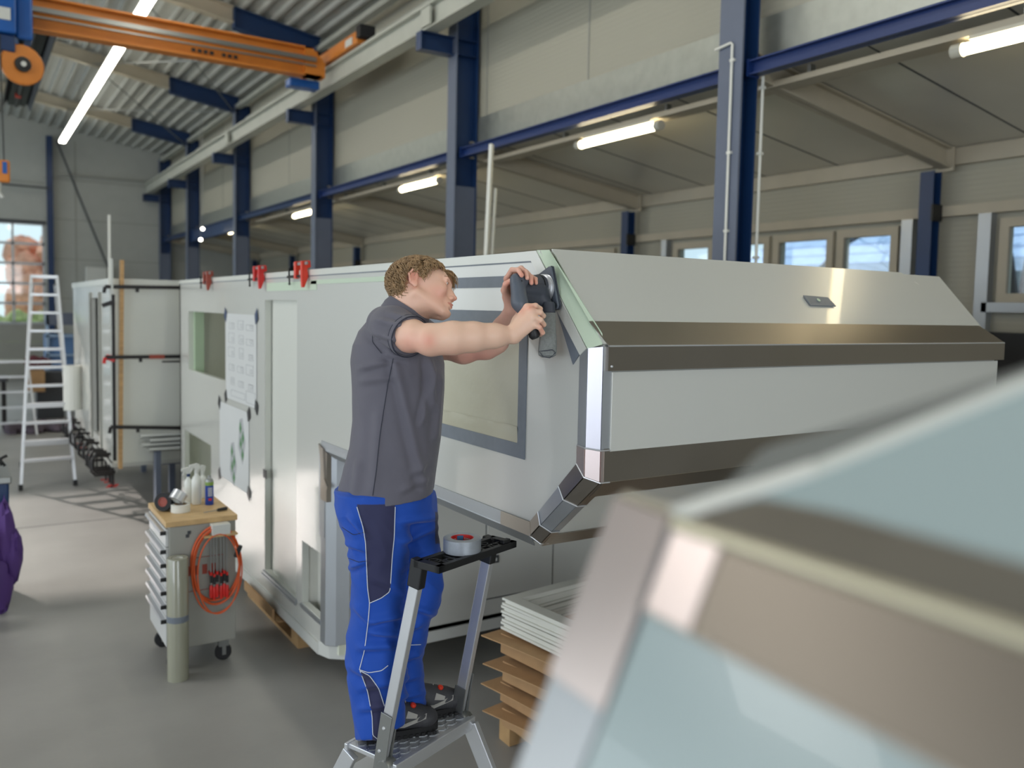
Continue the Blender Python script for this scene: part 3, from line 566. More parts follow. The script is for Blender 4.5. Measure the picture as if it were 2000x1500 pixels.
# tape and film on the nose window
tp = lambda pts, nm='tape_strip', m='tape_grey', t=.003: plateX(pts, XS-.001, t, nm, m, cp)
wy0, wy1 = 2.68, 3.95
plateX(rect(wy0-.01, wy1, 1.74, 2.20), XS-.0005, .0025, 'window_film', 'film', cp)
tp(rect(2.585, 3.9, 2.353, 2.397)); tp(rect(2.632, 4.0, 2.19, 2.262)); tp(rect(2.628, 2.682, 1.712, 2.27)); tp(rect(2.63, 4.0, 1.706, 1.762), t=.0035)
g = MB(); random.seed(5)
n_ = 60; vs = []
for i in range(n_+1):
    y = wy0+(wy1-wy0)*i/n_; 
    for k in range(5): vs.append((XS-.004-.004*min(k, 1)*abs(noise.noise(Vector((y*14, k*.7, 0)))), y, 1.764+.015*k+.006*min(k, 1)*noise.noise(Vector((y*6, k, 3)))))
g.add(vs, [(i*5+k, i*5+k+1, (i+1)*5+k+1, (i+1)*5+k) for i in range(n_) for k in range(4)]).build('film_flap', 'film', cp, smooth=True)
tp(pxX(((1084, 592), (1097, 588), (1133, 692), (1120, 712)), XS-.001))
# ---- pallets below
def pallet(cx, cy_, rot, label):
    t = thing('wooden_pallet', label, 'pallet', (cx, cy_, 0), 'wooden pallets'); M = Matrix.Translation((cx, cy_, 0))@Matrix.Rotation(rot, 4, 'Z')
    for k in range(5): MB().box((-.6, -.4+k*.175, .122), (.6, -.3+k*.175, .144), M).build('deck_board', 'pallet_wood', t)
    for x in (-.6, -.07, .46):
        MB().box((x, -.4, .1), (x+.14, .4, .122), M).build('cross_board', 'pallet_wood', t)
    for y in (-.4, -.05, .3): MB().box((-.6, y, 0), (.6, y+.1, .022), M).build('bottom_board', 'pallet_wood', t)
    for x in (-.6, -.07, .46):
        for y in (-.4, -.05, .3): MB().box((x, y, .022), (x+.14, y+.1, .1), M).build('block', 'pallet_wood', t)
    return t
pallet(2.20, 5.95, PI/2, 'weathered wooden pallet under the front of the white camper')
tag(MB().box((1.70, 5.58, .145), (1.712, 6.28, .21)).box((1.715, 5.5, .1445), (2.2, 6.2, .149)).build('cardboard_sheet', 'card'), 'brown cardboard strip on the pallet under the camper', 'cardboard')
pallet(3.6, 5.9, PI/2, 'wooden pallet deep under the white camper'); pallet(2.7, 8.2, PI/2, 'wooden pallet under the rear of the white camper')
# ---- clamps on the roof edge
def fclamp(y, col, label, k=1.):
    t = thing('screw_clamp', label, 'clamp', (XS, y, 2.49), 'screw clamps on the camper roof edge')
    MB().ext([(XS-.05, y, 2.535), (XS+.005, y, 2.54), (XS+.01, y, 2.50), (XS-.012, y, 2.49), (XS-.006, y, 2.44), (XS-.03, y, 2.375), (XS-.045, y, 2.375), (XS-.05, y, 2.44)], (0, .028, 0)).build('fixed_jaw', col, t, bevel=.004)
    MB().ext([(XS-.045, y+.13, 2.535), (XS+.0, y+.13, 2.54), (XS+.0, y+.13, 2.50), (XS-.02, y+.13, 2.48), (XS-.02, y+.13, 2.43), (XS-.045, y+.13, 2.43)], (0, .035, 0)).build('sliding_jaw', col, t, bevel=.004)
    MB().box((XS-.035, y-.05, 2.512), (XS-.027, y+.20, 2.53)).build('bar', 'zinc', t)
    MB().cyl((XS-.03, y+.03, 2.445), (XS-.03, y+.32, 2.445), .009, 10).build('spindle', 'iron', t); MB().cyl((XS-.03, y+.29, 2.40), (XS-.03, y+.30, 2.50), .006, 8).lathe([(0, -.01), (.01, 0), (0, .01)], (XS-.03, y+.29, 2.40), n=8).build('handle', 'iron', t)
fclamp(5.03, 'red_orange', 'bright orange red clamp on the roof edge nearest the worker'); fclamp(5.93, 'red', 'red clamp on the roof edge, middle of three'); fclamp(7.45, 'red_dull', 'dull brown red clamp on the roof edge, farthest of three')
# ---- drawings
def poster(pts, name, label, kind):
    t = thing(name, label, 'drawing', (XS-.004, pts[0], pts[2])); (ya, yb, za, zb) = pts
    MB().box((XS-.005, ya, za), (XS-.003, yb, zb)).build('sheet', 'paper', t)
    b = MB(); random.seed(4)
    X_ = XS-.0062
    def rc(y, z, dy, dz, w=.0035):
        for a in ((y, y+dy, z, z+w), (y, y+dy, z+dz-w, z+dz), (y, y+w, z, z+dz), (y+dy-w, y+dy, z, z+dz)): b.box((X_, a[0], a[2]), (X_+.001, a[1], a[3]))
    if kind:
        for r_ in range(5):
            for c_ in range(3):
                y = ya+.08+c_*.26; z = za+.12+r_*.11; rc(y, z, random.uniform(.1, .2), random.uniform(.04, .085)); rc(y+.03, z+.015, .05, .03)
        rc(ya+.03, za+.02, .24, .09); rc(ya+.3, za+.03, .4, .05)
        b.build('drawn_lines', 'ink', t)
    else:
        for (y, z, s_) in ((6.53, 1.20, 1.), (6.78, .98, 1.)):
            MB().ext([(X_, y-.10*s_, z+.02), (X_, y-.02, z-.16), (X_, y+.10, z-.04), (X_, y+.06, z+.18), (X_, y-.02, z+.20)], (.001, 0, 0)).build('camper_sketch', 'ink', t)
            q = MB()
            for (dy, dz) in ((-.03, -.08), (.02, .0), (-.04, .05), (.03, .12)): q.ext([(X_-.001, y+dy-.03, z+dz), (X_-.001, y+dy, z+dz-.05), (X_-.001, y+dy+.035, z+dz-.01), (X_-.001, y+dy+.01, z+dz+.05)], (.001, 0, 0))
            q.build('green_marking', MC.get('print_green') or mat('print_green', (62, 122, 66), .6), t)
    for (y, z, sy, m_) in ((ya, zb, 1, 'blue_steel' if kind else 'black'), (yb, zb, -1, 'blue_steel' if kind else 'black'), (ya, za, 1, 'black'), (yb, za, -1, 'black')):
        sz = -1 if z == zb else 1
        MB().ext([(XS-.007, y-sy*.045, z+sz*.03), (XS-.007, y-sy*.02, z-sz*.05), (XS-.007, y+sy*.04, z-sz*.0), (XS-.007, y+sy*.015, z+sz*.07)], (-.001, 0, 0)).build('tape_corner', m_, t)
poster((6.14, 7.0, 1.51, 2.19), 'construction_drawing', 'upper sheet with fine line drawings taped to the camper wall', 1)
poster((6.34, 7.21, .84, 1.46), 'construction_drawing', 'lower sheet with two green camper views taped to the wall', 0)
# ================================================================ GREY-WHITE CABIN BEHIND
cb = thing('cabin_shell', 'pale cabin shell with clamps standing behind the white camper', 'camper', (2.4, 11, .6))
XC, YC0, YC1 = 1.18, 9.15, 12.6
wallX(XC, XC+.04, YC0, YC1, .66, 2.47, [(9.9, 10.6, .8, 2.3)], 'side_wall', 'frp', cb)
MB().box((XC+.01, YC0-.02, .66), (3.7, YC0+.02, 2.47)).build('front_wall', 'frp_edge', cb); MB().box((XC, YC0, 2.44), (3.7, YC1, 2.49)).box((XC, YC0, .62), (3.7, YC1, .68)).box((3.66, YC0, .66), (3.7, YC1, 2.45)).box((XC, YC1-.04, .66), (3.7, YC1, 2.45)).build('shell', 'frp', cb)
MB().box((XC-.005, YC0-.03, 2.43), (3.7, YC0-.02, 2.49)).box((XC-.01, YC0, 2.43), (XC, YC1, 2.49)).build('edge_profile', 'frp_edge', cb)
MB().box((XC-.02, 9.82, .72), (XC, 9.9, 2.36)).box((XC-.02, 10.6, .72), (XC, 10.68, 2.36)).build('door_profile', 'panel_dark', cb)
for i, (x, y) in enumerate(((1.95, 9.45), (3.2, 9.4), (1.7, 12.1), (3.3, 12.1))):
    t = thing('trestle', 'grey steel trestle carrying the pale cabin shell, '+('front left', 'front right', 'rear left', 'rear right')[i], 'trestle', (x, y, 0), 'trestles under the pale shell')
    MB().box((x-.25, y-.04, .56), (x+.35, y+.04, .62)).build('beam', 'grey_blue', t)
    for dx in (-.15, .25): MB().box((x+dx-.03, y-.03, 0), (x+dx+.03, y+.03, .56)).build('leg', 'grey_blue', t)
def post(a, b, w_, h_, m, nm, lb): return tag(MB().bar(a, b, w_, h_).build(nm, m), lb, nm.split('_')[-1])
q = lambda u, v, y=9.07: atY(u, v, y)
post(q(238, 508), q(235, 915), .05, .035, 'wood', 'wooden_batten', 'long wooden batten clamped upright to the pale shell')
post(q(213, 420), q(214, 565), .022, .022, 'off_white', 'thin_pole', 'thin pale pole sticking up beside the batten')
post(q(218, 505, 9.05), q(222, 870, 9.05), .035, .02, 'white_paint', 'white_batten', 'short white batten beside the wooden one')
def barclamp(a, b, lb, red=None, nm='bar_clamp'):
    t = thing(nm, lb, 'clamp', a, 'long bar clamps on the pale shell'); a = Vector(a); b = Vector(b); MB().bar(a, b, .012, .035).build('bar', 'iron', t)
    d = (b-a).normalized(); z = Vector((0, 0, 1)) if abs(d.z) < .7 else Vector((1, 0, 0))
    MB().bar(a, a+Vector((-.01, 0, -.06)), .02, .03).build('fixed_jaw', 'red' if red else 'iron', t); MB().bar(b-d*.5, b-d*.5+Vector((0, 0, -.05)), .02, .03).build('sliding_jaw', 'iron', t)
    if red: MB().bar(b-d*.42, b-d*.28, .035, .04).build('wood_grip', 'red_dull', t)
    if red: MB().tube([b-d*.1+Vector((0, 0, -.05)), b-d*.3+Vector((0, 0, -.05))], .008, 8).build('spindle', 'iron', t)
barclamp(q(205, 560, 9.04), q(372, 562, 9.04), 'upper long bar clamp across the front of the pale shell')
barclamp(q(205, 698, 9.0), q(378, 696, 9.0), 'middle long bar clamp with red grip reaching into the camper window', 1)
barclamp(q(216, 834, 9.04), q(372, 836, 9.04), 'lower long bar clamp across the front of the pale shell')
pc = q(222, 700, 9.0)
t = thing('pipe_clamp', 'tall dark pipe clamp standing upright beside the batten', 'clamp', q(222, 570)); MB().bar(q(221, 575, 9.03), q(224, 900, 9.03), .012, .03).build('bar', 'iron', t); MB().bar(q(225, 702, 9.02), q(208, 697, 9.05), .05, .05).build('head', 'red', t); MB().bar(q(221, 590, 9.02), q(200, 597, 9.05), .03, .04).build('head', 'iron', t)
f0 = None
pts = [(9.22, .74), (9.34, .70), (9.50, .72), (9.75, .70), (10.05, .73), (10.5, .70), (10.9, .72), (11.4, .70), (11.9, .72), (12.3, .71)]
for i, (y, z) in enumerate(pts):
    lb = 'small dark G clamp hanging under the shell edge, '+('nearest the batten', 'second from the batten', 'third from the batten', 'fourth from the batten', 'fifth from the batten', 'sixth from the batten', 'seventh from the batten', 'eighth from the batten', 'last but one', 'farthest toward the rear')[i]
    if f0 is None:
        f0 = t = thing('g_clamp', lb, 'clamp', (XC-.02, y, z), 'G clamps under the pale shell'); x = XC-.03
        MB().tube([(x+.07, y, z-.0), (x-.10, y, z+.02), (x-.13, y, z-.04), (x-.13, y, z-.14), (x-.10, y, z-.18), (x+.07, y, z-.18)], .016, 8).build('frame', 'iron', t)
        MB().tube([(x+.05, y, z-.02), (x+.05, y, z-.32)], .010, 8).build('spindle', 'iron', t); MB().tube([(x-.0, y, z-.31), (x+.1, y, z-.31)], .007, 6).build('handle', 'red', t)
    else: dup(f0, (0, y-9.22, z-.74), lb, rotz=.0)
t = None
for i, (dz, dy, dx) in enumerate(((.0, 0, .1), (.045, .02, .0), (.09, .0, .12), (.135, .03, -.02))):
    a = q(278, 882, 8.98); lb = 'white aluminium profile in the stack by the pale shell, '+('lowest', 'second from below', 'third from below', 'topmost')[i]
    b = MB(); x, z = a[0]+dx*.6, a[2]+dz; b.box((x, 8.95+dy, z), (x+.7, 9.09+dy, z+.008)).box((x, 8.95+dy, z), (x+.7, 8.958+dy, z+.03)).box((x, 9.03+dy, z), (x+.7, 9.038+dy, z+.03)).box((x, 8.97+dy, z+.03), (x+.7, 9.07+dy, z+.036))
    tag(b.build('aluminium_profile', 'white_paint'), lb, 'profile', 'white profiles stacked by the shell')
a = q(278, 882, 8.98)
t = thing('profile_stand', 'dark stand holding the stack of white profiles', 'stand', (a[0]+.3, 9.02, 0)); MB().box((a[0]+.12, 8.96, 0), (a[0]+.17, 9.08, a[2])).box((a[0]+.52, 8.96, 0), (a[0]+.57, 9.08, a[2])).build('leg', 'grey_blue', t)
t = thing('pipe_section', 'beige curved cover hanging on the far side of the shell', 'cover', (1.1, 12, 1.3)); MB().lathe([(.10, 0), (.10, .55), (.085, .55), (.085, 0)], atY(147, 800, 11.7)-np.array([.03, 0, 0]), n=16).build('cover', 'off_white', t); 
# ================================================================ STEPLADDER IN THE BACK
ld = thing('stepladder', 'tall aluminium stepladder standing in the sunlight at left', 'ladder', (.8, 11.6, 0))
fl, fr_, tl, tr = Vector((.497, 11.52, 0)), Vector((1.079, 11.55, 0)), Vector((.667, 11.92, 2.55)), Vector((.945, 11.92, 2.55))
bl, br_ = Vector((.58, 13.15, 0)), Vector((1.20, 13.15, 0)); tbl, tbr = tl+Vector((.02, .07, -.1)), tr+Vector((-.02, .07, -.1))
for a, b in ((fl, tl), (fr_, tr)):
    MB().bar(a, b, .03, .065, (0, 1, 0)).build('rail', 'alu', ld)
for a, b in ((bl, tbl), (br_, tbr)): MB().bar(a, b, .025, .045, (0, 1, 0)).build('rear_leg', 'alu', ld)
for a in (fl, fr_, bl, br_): MB().bar(a+Vector((0, 0, -.0)), a+Vector((0, .01, .07)), .045, .08, (0, 1, 0)).build('foot', 'rubber', ld)
for k in range(11):
    s_ = .135+k*.0865; a = fl.lerp(tl, s_); b = fr_.lerp(tr, s_); MB().bar(a, b, .085, .03).build('tread', 'alu', ld)
for s_ in (.13, .35, .6): MB().bar(bl.lerp(tbl, s_), br_.lerp(tbr, s_), .03, .03).build('rear_rung', 'alu', ld)
MB().bar(tl+Vector((-.01, .02, .0)), tr+Vector((.01, .02, .0)), .1, .04).build('top_step', 'alu', ld)
# second, lower stepladder further back
l2 = thing('stepladder', 'small low stepladder behind the tall one', 'ladder', (.25, 15, 0))
A_, B_ = Vector((.30, 16.2, 0)), Vector((.30+.65, 16.2, 0)); C_, D_ = Vector((.42, 16.6, 1.25)), Vector((.85, 16.6, 1.25))
for a, b in ((A_, C_), (B_, D_)): MB().bar(a, b, .03, .06, (0, 1, 0)).build('rail', 'alu', l2)
for k in range(5): MB().bar(A_.lerp(C_, .17+k*.2), B_.lerp(D_, .17+k*.2), .09, .03).build('tread', 'alu', l2)
# ---- clutter deep at left
t = thing('workbench', 'dark workbench at the far left with a small screen on it', 'workbench', (.2, 17, 0)); x, y = .15, 16.8
MB().box((x-.8, y, .86), (x+.42, y+.7, .92)).build('top', 'dark_grey', t)
for dx in (-.7, .33): 
    MB().box((x+dx, y+.1, .0), (x+dx+.06, y+.16, .86)).build('leg', 'iron', t); MB().box((x+dx, y+.5, .0), (x+dx+.06, y+.56, .86)).build('leg', 'iron', t)
tag(MB().ext([(-.2, 16.9, .93), (.28, 16.9, .93), (.30, 17.1, 1.25), (-.2, 17.1, 1.25)], (0, .03, 0)).build('laptop_screen', 'cyan_glass'), 'pale cyan screen on the dark workbench', 'screen')
t = thing('panel_rack', 'light blue rack of sheets by the end wall', 'rack', (2.2, 20, 0)); mat('rack_blue', (92, 130, 178), .4); mat('rack_pale', (150, 176, 205), .35)
p = atY(62, 690, 20); q2 = atY(142, 625, 20)
MB().box((p[0]+.25, 20, .2), (q2[0]+.25, 20.5, 1.55)).build('back', 'rack_blue', t)
for k in range(4): MB().box((p[0]+.25, 19.9, .3+k*.4), (q2[0]+.3, 20, .34+k*.4)).build('shelf', 'rack_pale', t)
for xx in (p[0]+.25, q2[0]+.22): MB().box((xx, 19.9, 0), (xx+.06, 20.0, 1.95)).build('upright', 'rack_pale', t)
MB().box((q2[0]-.5, 19.9, 1.75), (q2[0]+.35, 20.2, 2.0)).build('head', 'grey_blue', t)
a = atY(70, 735, 18); tag(MB().box((a[0]-.15, 18, .55), (a[0]+.15, 18.3, .95)).build('cardboard_box', 'card', bevel=.005), 'small brown box behind the stepladders', 'box')
a = atY(100, 730, 18.4); tag(MB().box((a[0]-.25, 18.3, .0), (a[0]+.2, 18.8, .9)).build('tool_chest', 'dark_grey', bevel=.01), 'dark chest behind the stepladders', 'chest')
a = atY(60, 700, 18.2)
b = MB(); blob(b, (a[0]+.05, 18.2, 1.10), (.16, .1, .12)); blob(b, (a[0]+.2, 18.2, 1.09), (.14, .1, .1)); b.build
mat('maroon', (96, 48, 58), .8); tag(b.build('work_jacket', 'maroon', smooth=True), 'dark red bundled jacket on the box behind the ladders', 'jacket')
b = MB(); a = atZ(95, 840, 0)
for k in range(9): blob(b, (a[0]-.55+k*.13, a[1]+.1*math.sin(k*2), .06), (.14, .35, .10), sq=.5)
mat('cloth_mauve', (92, 82, 92), .9); tag(b.build('floor_cloth', 'cloth_mauve', smooth=True), 'crumpled mauve grey cloth on the floor behind the ladder', 'cloth')
a = atZ(150, 860, 0); tag(MB().tube([(a[0]+.3*math.cos(k*.5)*(1-.02*k), a[1]+.5*math.sin(k*.5), .012) for k in range(20)]+[(a[0]+.5, a[1]+2, .012)], .008, 6).build('air_hose', 'dark_grey'), 'thin dark hose on the floor behind the ladder', 'hose')
# ---- blue bin with purple cloth, left edge
t = thing('waste_bin', 'blue bin at the left edge of the floor', 'bin', (.1, 7.3, 0))
MB().ext([(-.45, 7.1, 0), (.215, 7.1, 0), (.235, 7.1, .95), (-.45, 7.1, .95)], (0, .6, 0)).build('body', 'blue_steel', t, bevel=.015); MB().box((-.45, 7.08, .93), (.25, 7.72, .985)).build('rim', 'zinc', t, bevel=.01)
for z in (.78, .74): MB().lathe([(0, 0), (.008, 0), (0, .006)], (.11, 7.09, z), (0, -1, 0), 8).build('rivet', 'zinc', t)
mat('purple', (82, 52, 120), .7)
b = MB()
for (x, z, rx, rz) in ((.20, .58, .06, .24), (.25, .42, .06, .20), (.17, .22, .08, .2), (.08, .42, .12, .3), (.27, .48, .03, .10)): blob(b, (x, 7.0, z), (rx, .07, rz), 12, .35)
tag(b.build('work_coat', 'purple', smooth=True), 'purple cloth hanging over the front of the blue bin', 'cloth')
tag(MB().lathe([(0, -.05), (.09, -.05), (.11, 0), (.09, .05), (0, .05)], (.0, 6.9, .55), (0, -1, 0)).build('orange_cable_drum', 'orange', smooth=True), 'orange drum in front of the blue bin', 'drum')
b = MB(); random.seed(8)
for k in range(14): a = random.uniform(-1, 1); b.tube([(.08, 7.3, .95), (.08+.13*a, 7.3+random.uniform(-.1, .1), 1.08+random.uniform(0, .05)), (.08+.17*a, 7.3, 1.06+random.uniform(-.04, .05))], .012, 5)
tag(b.build('hand_brush', 'black'), 'black bristly brush sticking out of the blue bin', 'brush')
tag(MB().lathe([(0, 0), (.1, 0), (.12, .1), (.1, .32), (0, .32)], (-.02, 6.75, .12)).build('white_canister', 'off_white', smooth=True), 'whitish canister beside the blue bin at the left edge', 'canister')
# ================================================================ TOOL CART
cx0, cx1, cy0, cy1 = .987, 1.395, 5.345, 5.91
ct = thing('tool_cart', 'grey drawer cart with wooden top and white drawer fronts', 'cart', (1.2, 5.6, 0))
MB().box((cx0+.012, cy0, .15), (cx1, cy1, .915)).build('cabinet', 'cart_grey', ct, bevel=.006)
MB().box((cx0-.008, cy0-.008, .915), (cx1+.01, cy1+.01, .95)).build('worktop', 'worktop', ct, bevel=.004)
zs = [.905, .79, .705, .62, .535, .45, .36, .17]
for k in range(7):
    d_ = MB().box((cx0-.006, cy0+.012, zs[k+1]+.004), (cx0+.012, cy1-.012, zs[k]-.004)).build('drawer', 'cart_white', ct, bevel=.003)
    MB().ext([(cx0-.006, cy0+.014, zs[k]-.012), (cx0-.030, cy0+.014, zs[k]-.014), (cx0-.034, cy0+.014, zs[k]-.030), (cx0-.026, cy0+.014, zs[k]-.034), (cx0-.006, cy0+.014, zs[k]-.026)], (0, cy1-cy0-.03, 0)).build('drawer_handle', 'alu', d_)
    MB().box((cx0-.036, cy0+.004, zs[k]-.036), (cx0-.004, cy0+.014, zs[k]-.014)).build('handle_cap', 'black', d_)
for i, (x, y) in enumerate(((cx0+.06, cy0+.08), (cx1-.06, cy0+.08), (cx0+.06, cy1-.08), (cx1-.06, cy1-.08))):
    w_ = MB().lathe([(0, -.018), (.045, -.018), (.052, -.012), (.052, .012), (.045, .018), (0, .018)], (x, y, .054), (.25, 1, 0)).build('caster', 'rubber', ct, smooth=True)
    MB().box((x-.03, y-.028, .095), (x+.03, y+.028, .15)).box((x-.012, y-.03, .04), (x+.012, y-.022, .12)).box((x-.012, y+.022, .04), (x+.012, y+.03, .12)).build('caster_fork', 'zinc', w_)
ys = cy0-.001
MB().box((1.065, ys-.003, .51), (1.20, ys, .71)).build('sticker', 'cart_grey', ct)
b = MB()
for (xa, xb, za, zb) in ((1.065, 1.318, .706, .709), (1.065, 1.318, .50, .503), (1.065, 1.068, .5, .709), (1.315, 1.318, .5, .709)): b.box((xa, ys-.004, za), (xb, ys-.001, zb))
for k in range(4): b.box((1.09+k*.05, ys-.004, .60), (1.12+k*.05, ys-.001, .66))
b.build('printed_label', 'red_dull', ct)
for (x, z) in ((1.095, .84), (1.105, .86)): MB().box((x, ys-.003, z), (x+.02, ys, z+.02)).build('stain', 'dark_grey', ct)
# clamp holder & six clamps
h_ = thing('clamp_holder', 'white magnetic holder box on the side of the cart', 'holder', (1.29, cy0-.04, .86)); MB().box((1.235, cy0-.075, .85), (1.345, cy0-.005, .915)).build('box', 'white_paint', h_, bevel=.004); MB().box((1.19, cy0-.07, .838), (1.39, cy0-.005, .850)).build('tray', 'worktop', h_)
f0 = None
for k in range(6):
    x = 1.232+k*.018+(.006 if k > 2 else 0); lb = 'small red handled screw clamp hanging on the cart, '+('leftmost', 'second from left', 'third from left', 'third from right', 'second from right', 'rightmost')[k]
    if f0 is None:
        f0 = t = thing('screw_clamp', lb, 'clamp', (x, cy0-.05, .85), 'six red handled clamps on the cart side')
        MB().tube([(x, cy0-.045, .862), (x, cy0-.045, .61)], .0045, 8).build('bar', 'zinc', t); MB().box((x-.006, cy0-.06, .60), (x+.006, cy0-.01, .618)).build('jaw', 'red', t)
        MB().box((x-.007, cy0-.064, .555), (x+.007, cy0-.05, .60)).build('sliding_arm', 'black', t)
        MB().lathe([(0, 0), (.008, .0), (.011, .02), (.010, .07), (.007, .08), (0, .082)], (x, cy0-.055, .458), n=12).build('handle', 'red', t, smooth=True); MB().tube([(x, cy0-.055, .54), (x, cy0-.055, .58)], .004, 6).build('spindle', 'zinc', t)
    else: dup(f0, (x-1.232, -.0, -.012*(k % 2)), lb)
# hose coil
b = MB()
for j_, (r1, r2, rr, dx) in enumerate(((.145, .235, .0075, 0), (.138, .225, .0075, .006), (.15, .245, .0045, .004), (.125, .215, .0045, .01))):
    b.tube([(1.265+dx+r1*math.cos(a), cy0-.03-.012*j_+.006*math.sin(3*a), .665-.004*j_*2+r2*math.sin(a)-.012*(1-math.sin(a))*j_) for a in [k*2*PI/48 for k in range(48)]], rr, 8, closed=True)
h_ = tag(b.build('air_hose', 'hose', smooth=True), 'orange air hose coiled over the side of the cart', 'hose')
MB().bar((1.385, cy0-.04, .69), (1.412, cy0-.045, .76), .03, .025).build('coupling', 'black', h_)
# things on the cart
zt = .951
def onto(u, v, z=zt): return atZ(u, v, z)
p = onto(316, 998)
t = thing('tape_roll', 'black tape roll with red core standing on the cart', 'tape', p); c_ = Vector((p[0]+.02, p[1], zt+.058)); ax = Vector((-.62, -.72, .12))
MB().lathe([(.030, -.028), (.057, -.028), (.058, 0), (.057, .028), (.030, .028), (.030, -.028)], c_, ax).build('tape', 'rubber', t, smooth=True); MB().lathe([(.026, -.029), (.030, -.029), (.030, .029), (.026, .029), (.026, -.029)], c_, ax).build('core', 'red_dull', t, smooth=True)
MB().lathe([(0, .01), (.026, .01), (.026, .024), (0, .024)], c_, ax).build('core_label', 'red_dull', t)
p = onto(354, 1000)
t = thing('tape_roll', 'cream masking tape roll lying on the cart', 'tape', p); c_ = Vector((p[0], p[1]+.02, zt)); MB().lathe([(.038, 0), (.058, 0), (.058, .048), (.038, .048), (.038, 0)], c_).build('tape', 'off_white', t, smooth=True); MB().lathe([(.036, 0), (.038, 0), (.038, .048), (.036, .048), (.036, 0)], c_).build('core', 'worktop', t)
t = thing('tape_roll', 'silver tape roll leaning on the cream roll', 'tape', c_); c2 = c_+Vector((-.012, .01, .092)); ax = Vector((.6, .35, .75)); MB().lathe([(.030, -.03), (.048, -.03), (.048, .03), (.030, .03), (.030, -.03)], c2, ax).build('tape', 'alu', t, smooth=True); MB().lathe([(.026, -.03), (.030, -.03), (.030, .03), (.026, .03), (.026, -.03)], c2, ax).build('core', 'white_paint', t)
mat('bottle_milk', (222, 224, 218), .3, spec=.6); mat('can_blue', (28, 62, 150), .3); mat('can_green', (120, 150, 60), .4); mat('red_plain', (200, 40, 40), .4)
def bottle(u, v, r, h, lb, head=1, cap='white_paint'):
    p = onto(u, v); t = thing('spray_bottle', lb, 'bottle', p)
    MB().lathe([(0, 0), (r*.9, 0), (r, .01), (r, h*.72), (r*.8, h*.82), (r*.38, h*.9), (r*.38, h)], p, n=24).build('bottle', 'bottle_milk', t, smooth=True)
    MB().lathe([(r*.45, 0), (r*.45, .02), (0, .02)], p+np.array([0, 0, h-.01]), n=16).build('collar', cap, t, smooth=True)
    z = p[2]+h+.01; x, y = p[0], p[1]
    MB().ext([(x-.045, y-.008, z+.035), (x-.045, y-.008, z+.02), (x-.012, y-.008, z+.012), (x-.01, y-.008, z-.005), (x+.012, y-.008, z-.005), (x+.02, y-.008, z+.035), (x+.0, y-.008, z+.045)], (0, .016, 0)).build('spray_head', 'white_paint', t, bevel=.003)
    MB().ext([(x-.018, y-.004, z+.012), (x-.034, y-.004, z-.012), (x-.04, y-.004, z-.012), (x-.026, y-.004, z+.016)], (0, .008, 0)).build('trigger', 'white_paint', t)
bottle(368, 982, .026, .185, 'slim milky spray bottle with blue collar at the back of the cart', cap='blue_steel'); bottle(384, 984, .031, .215, 'large milky spray bottle in the middle of the cart'); bottle(396, 972, .026, .17, 'small milky spray bottle behind the blue can')
p = onto(409, 985); t = thing('spray_can', 'blue aerosol can with green shoulder on the cart', 'can', p)
MB().lathe([(0, 0), (.027, 0), (.027, .15)], p).build('body', 'can_blue', t, smooth=True); MB().lathe([(.0272, .128), (.0272, .15), (.027, .151)], p).build('green_band', 'can_green', t, smooth=True)
MB().lathe([(.027, .15), (.022, .168), (.012, .175), (.012, .19), (0, .192)], p).build('shoulder', 'zinc', t, smooth=True); MB().box(p+np.array([-.012, -.0285, .03]), p+np.array([.008, -.025, .045])).build('logo', 'red_plain', t)
b = MB()
for k in range(6): b.box(p+np.array([-.015, -.0285, .06+k*.01]), p+np.array([.012, -.0255, .065+k*.01]))
b.build('printed_text', 'white_paint', t)
a, b_ = onto(398, 1005), onto(444, 996); a = a+[0, 0, .012]; b_ = b_+[0, 0, .012]; m_ = a+(b_-a)*.55
t = thing('screwdriver', 'flat screwdriver with black handle on the cart edge', 'screwdriver', a); MB().tube([a, m_], .003, 8).build('blade', 'zinc', t); MB().tube([m_, m_+(b_-m_)*.15, m_+(b_-m_)*.9, b_], [.006, .010, .011, .006], 10).build('handle', 'black', t, smooth=True)
# film roll
p = Vector((1.043, 5.22, 0)); p = Vector([float(x) for x in atZ(348, 1316, 0)]); p = p*(5.272/p.y); mat('roll_film', (150, 150, 132), .2, coat=.5, spec=.6)
t = thing('film_roll', 'tall roll of clear plastic film standing before the cart', 'roll', p); MB().lathe([(0, 0), (.062, 0), (.062, .735), (.058, .745), (.035, .745), (.034, .73), (.03, .73)], p).build('film', 'roll_film', t, smooth=True); MB().lathe([(.0625, .36), (.0632, .362), (.0632, .395), (.0625, .398)], p).build('tape_band', 'tape_grey', t)
MB().lathe([(.030, .5), (.032, .5), (.032, .742), (.03, .742), (.03, .5)], p).build('core', 'off_white', t)
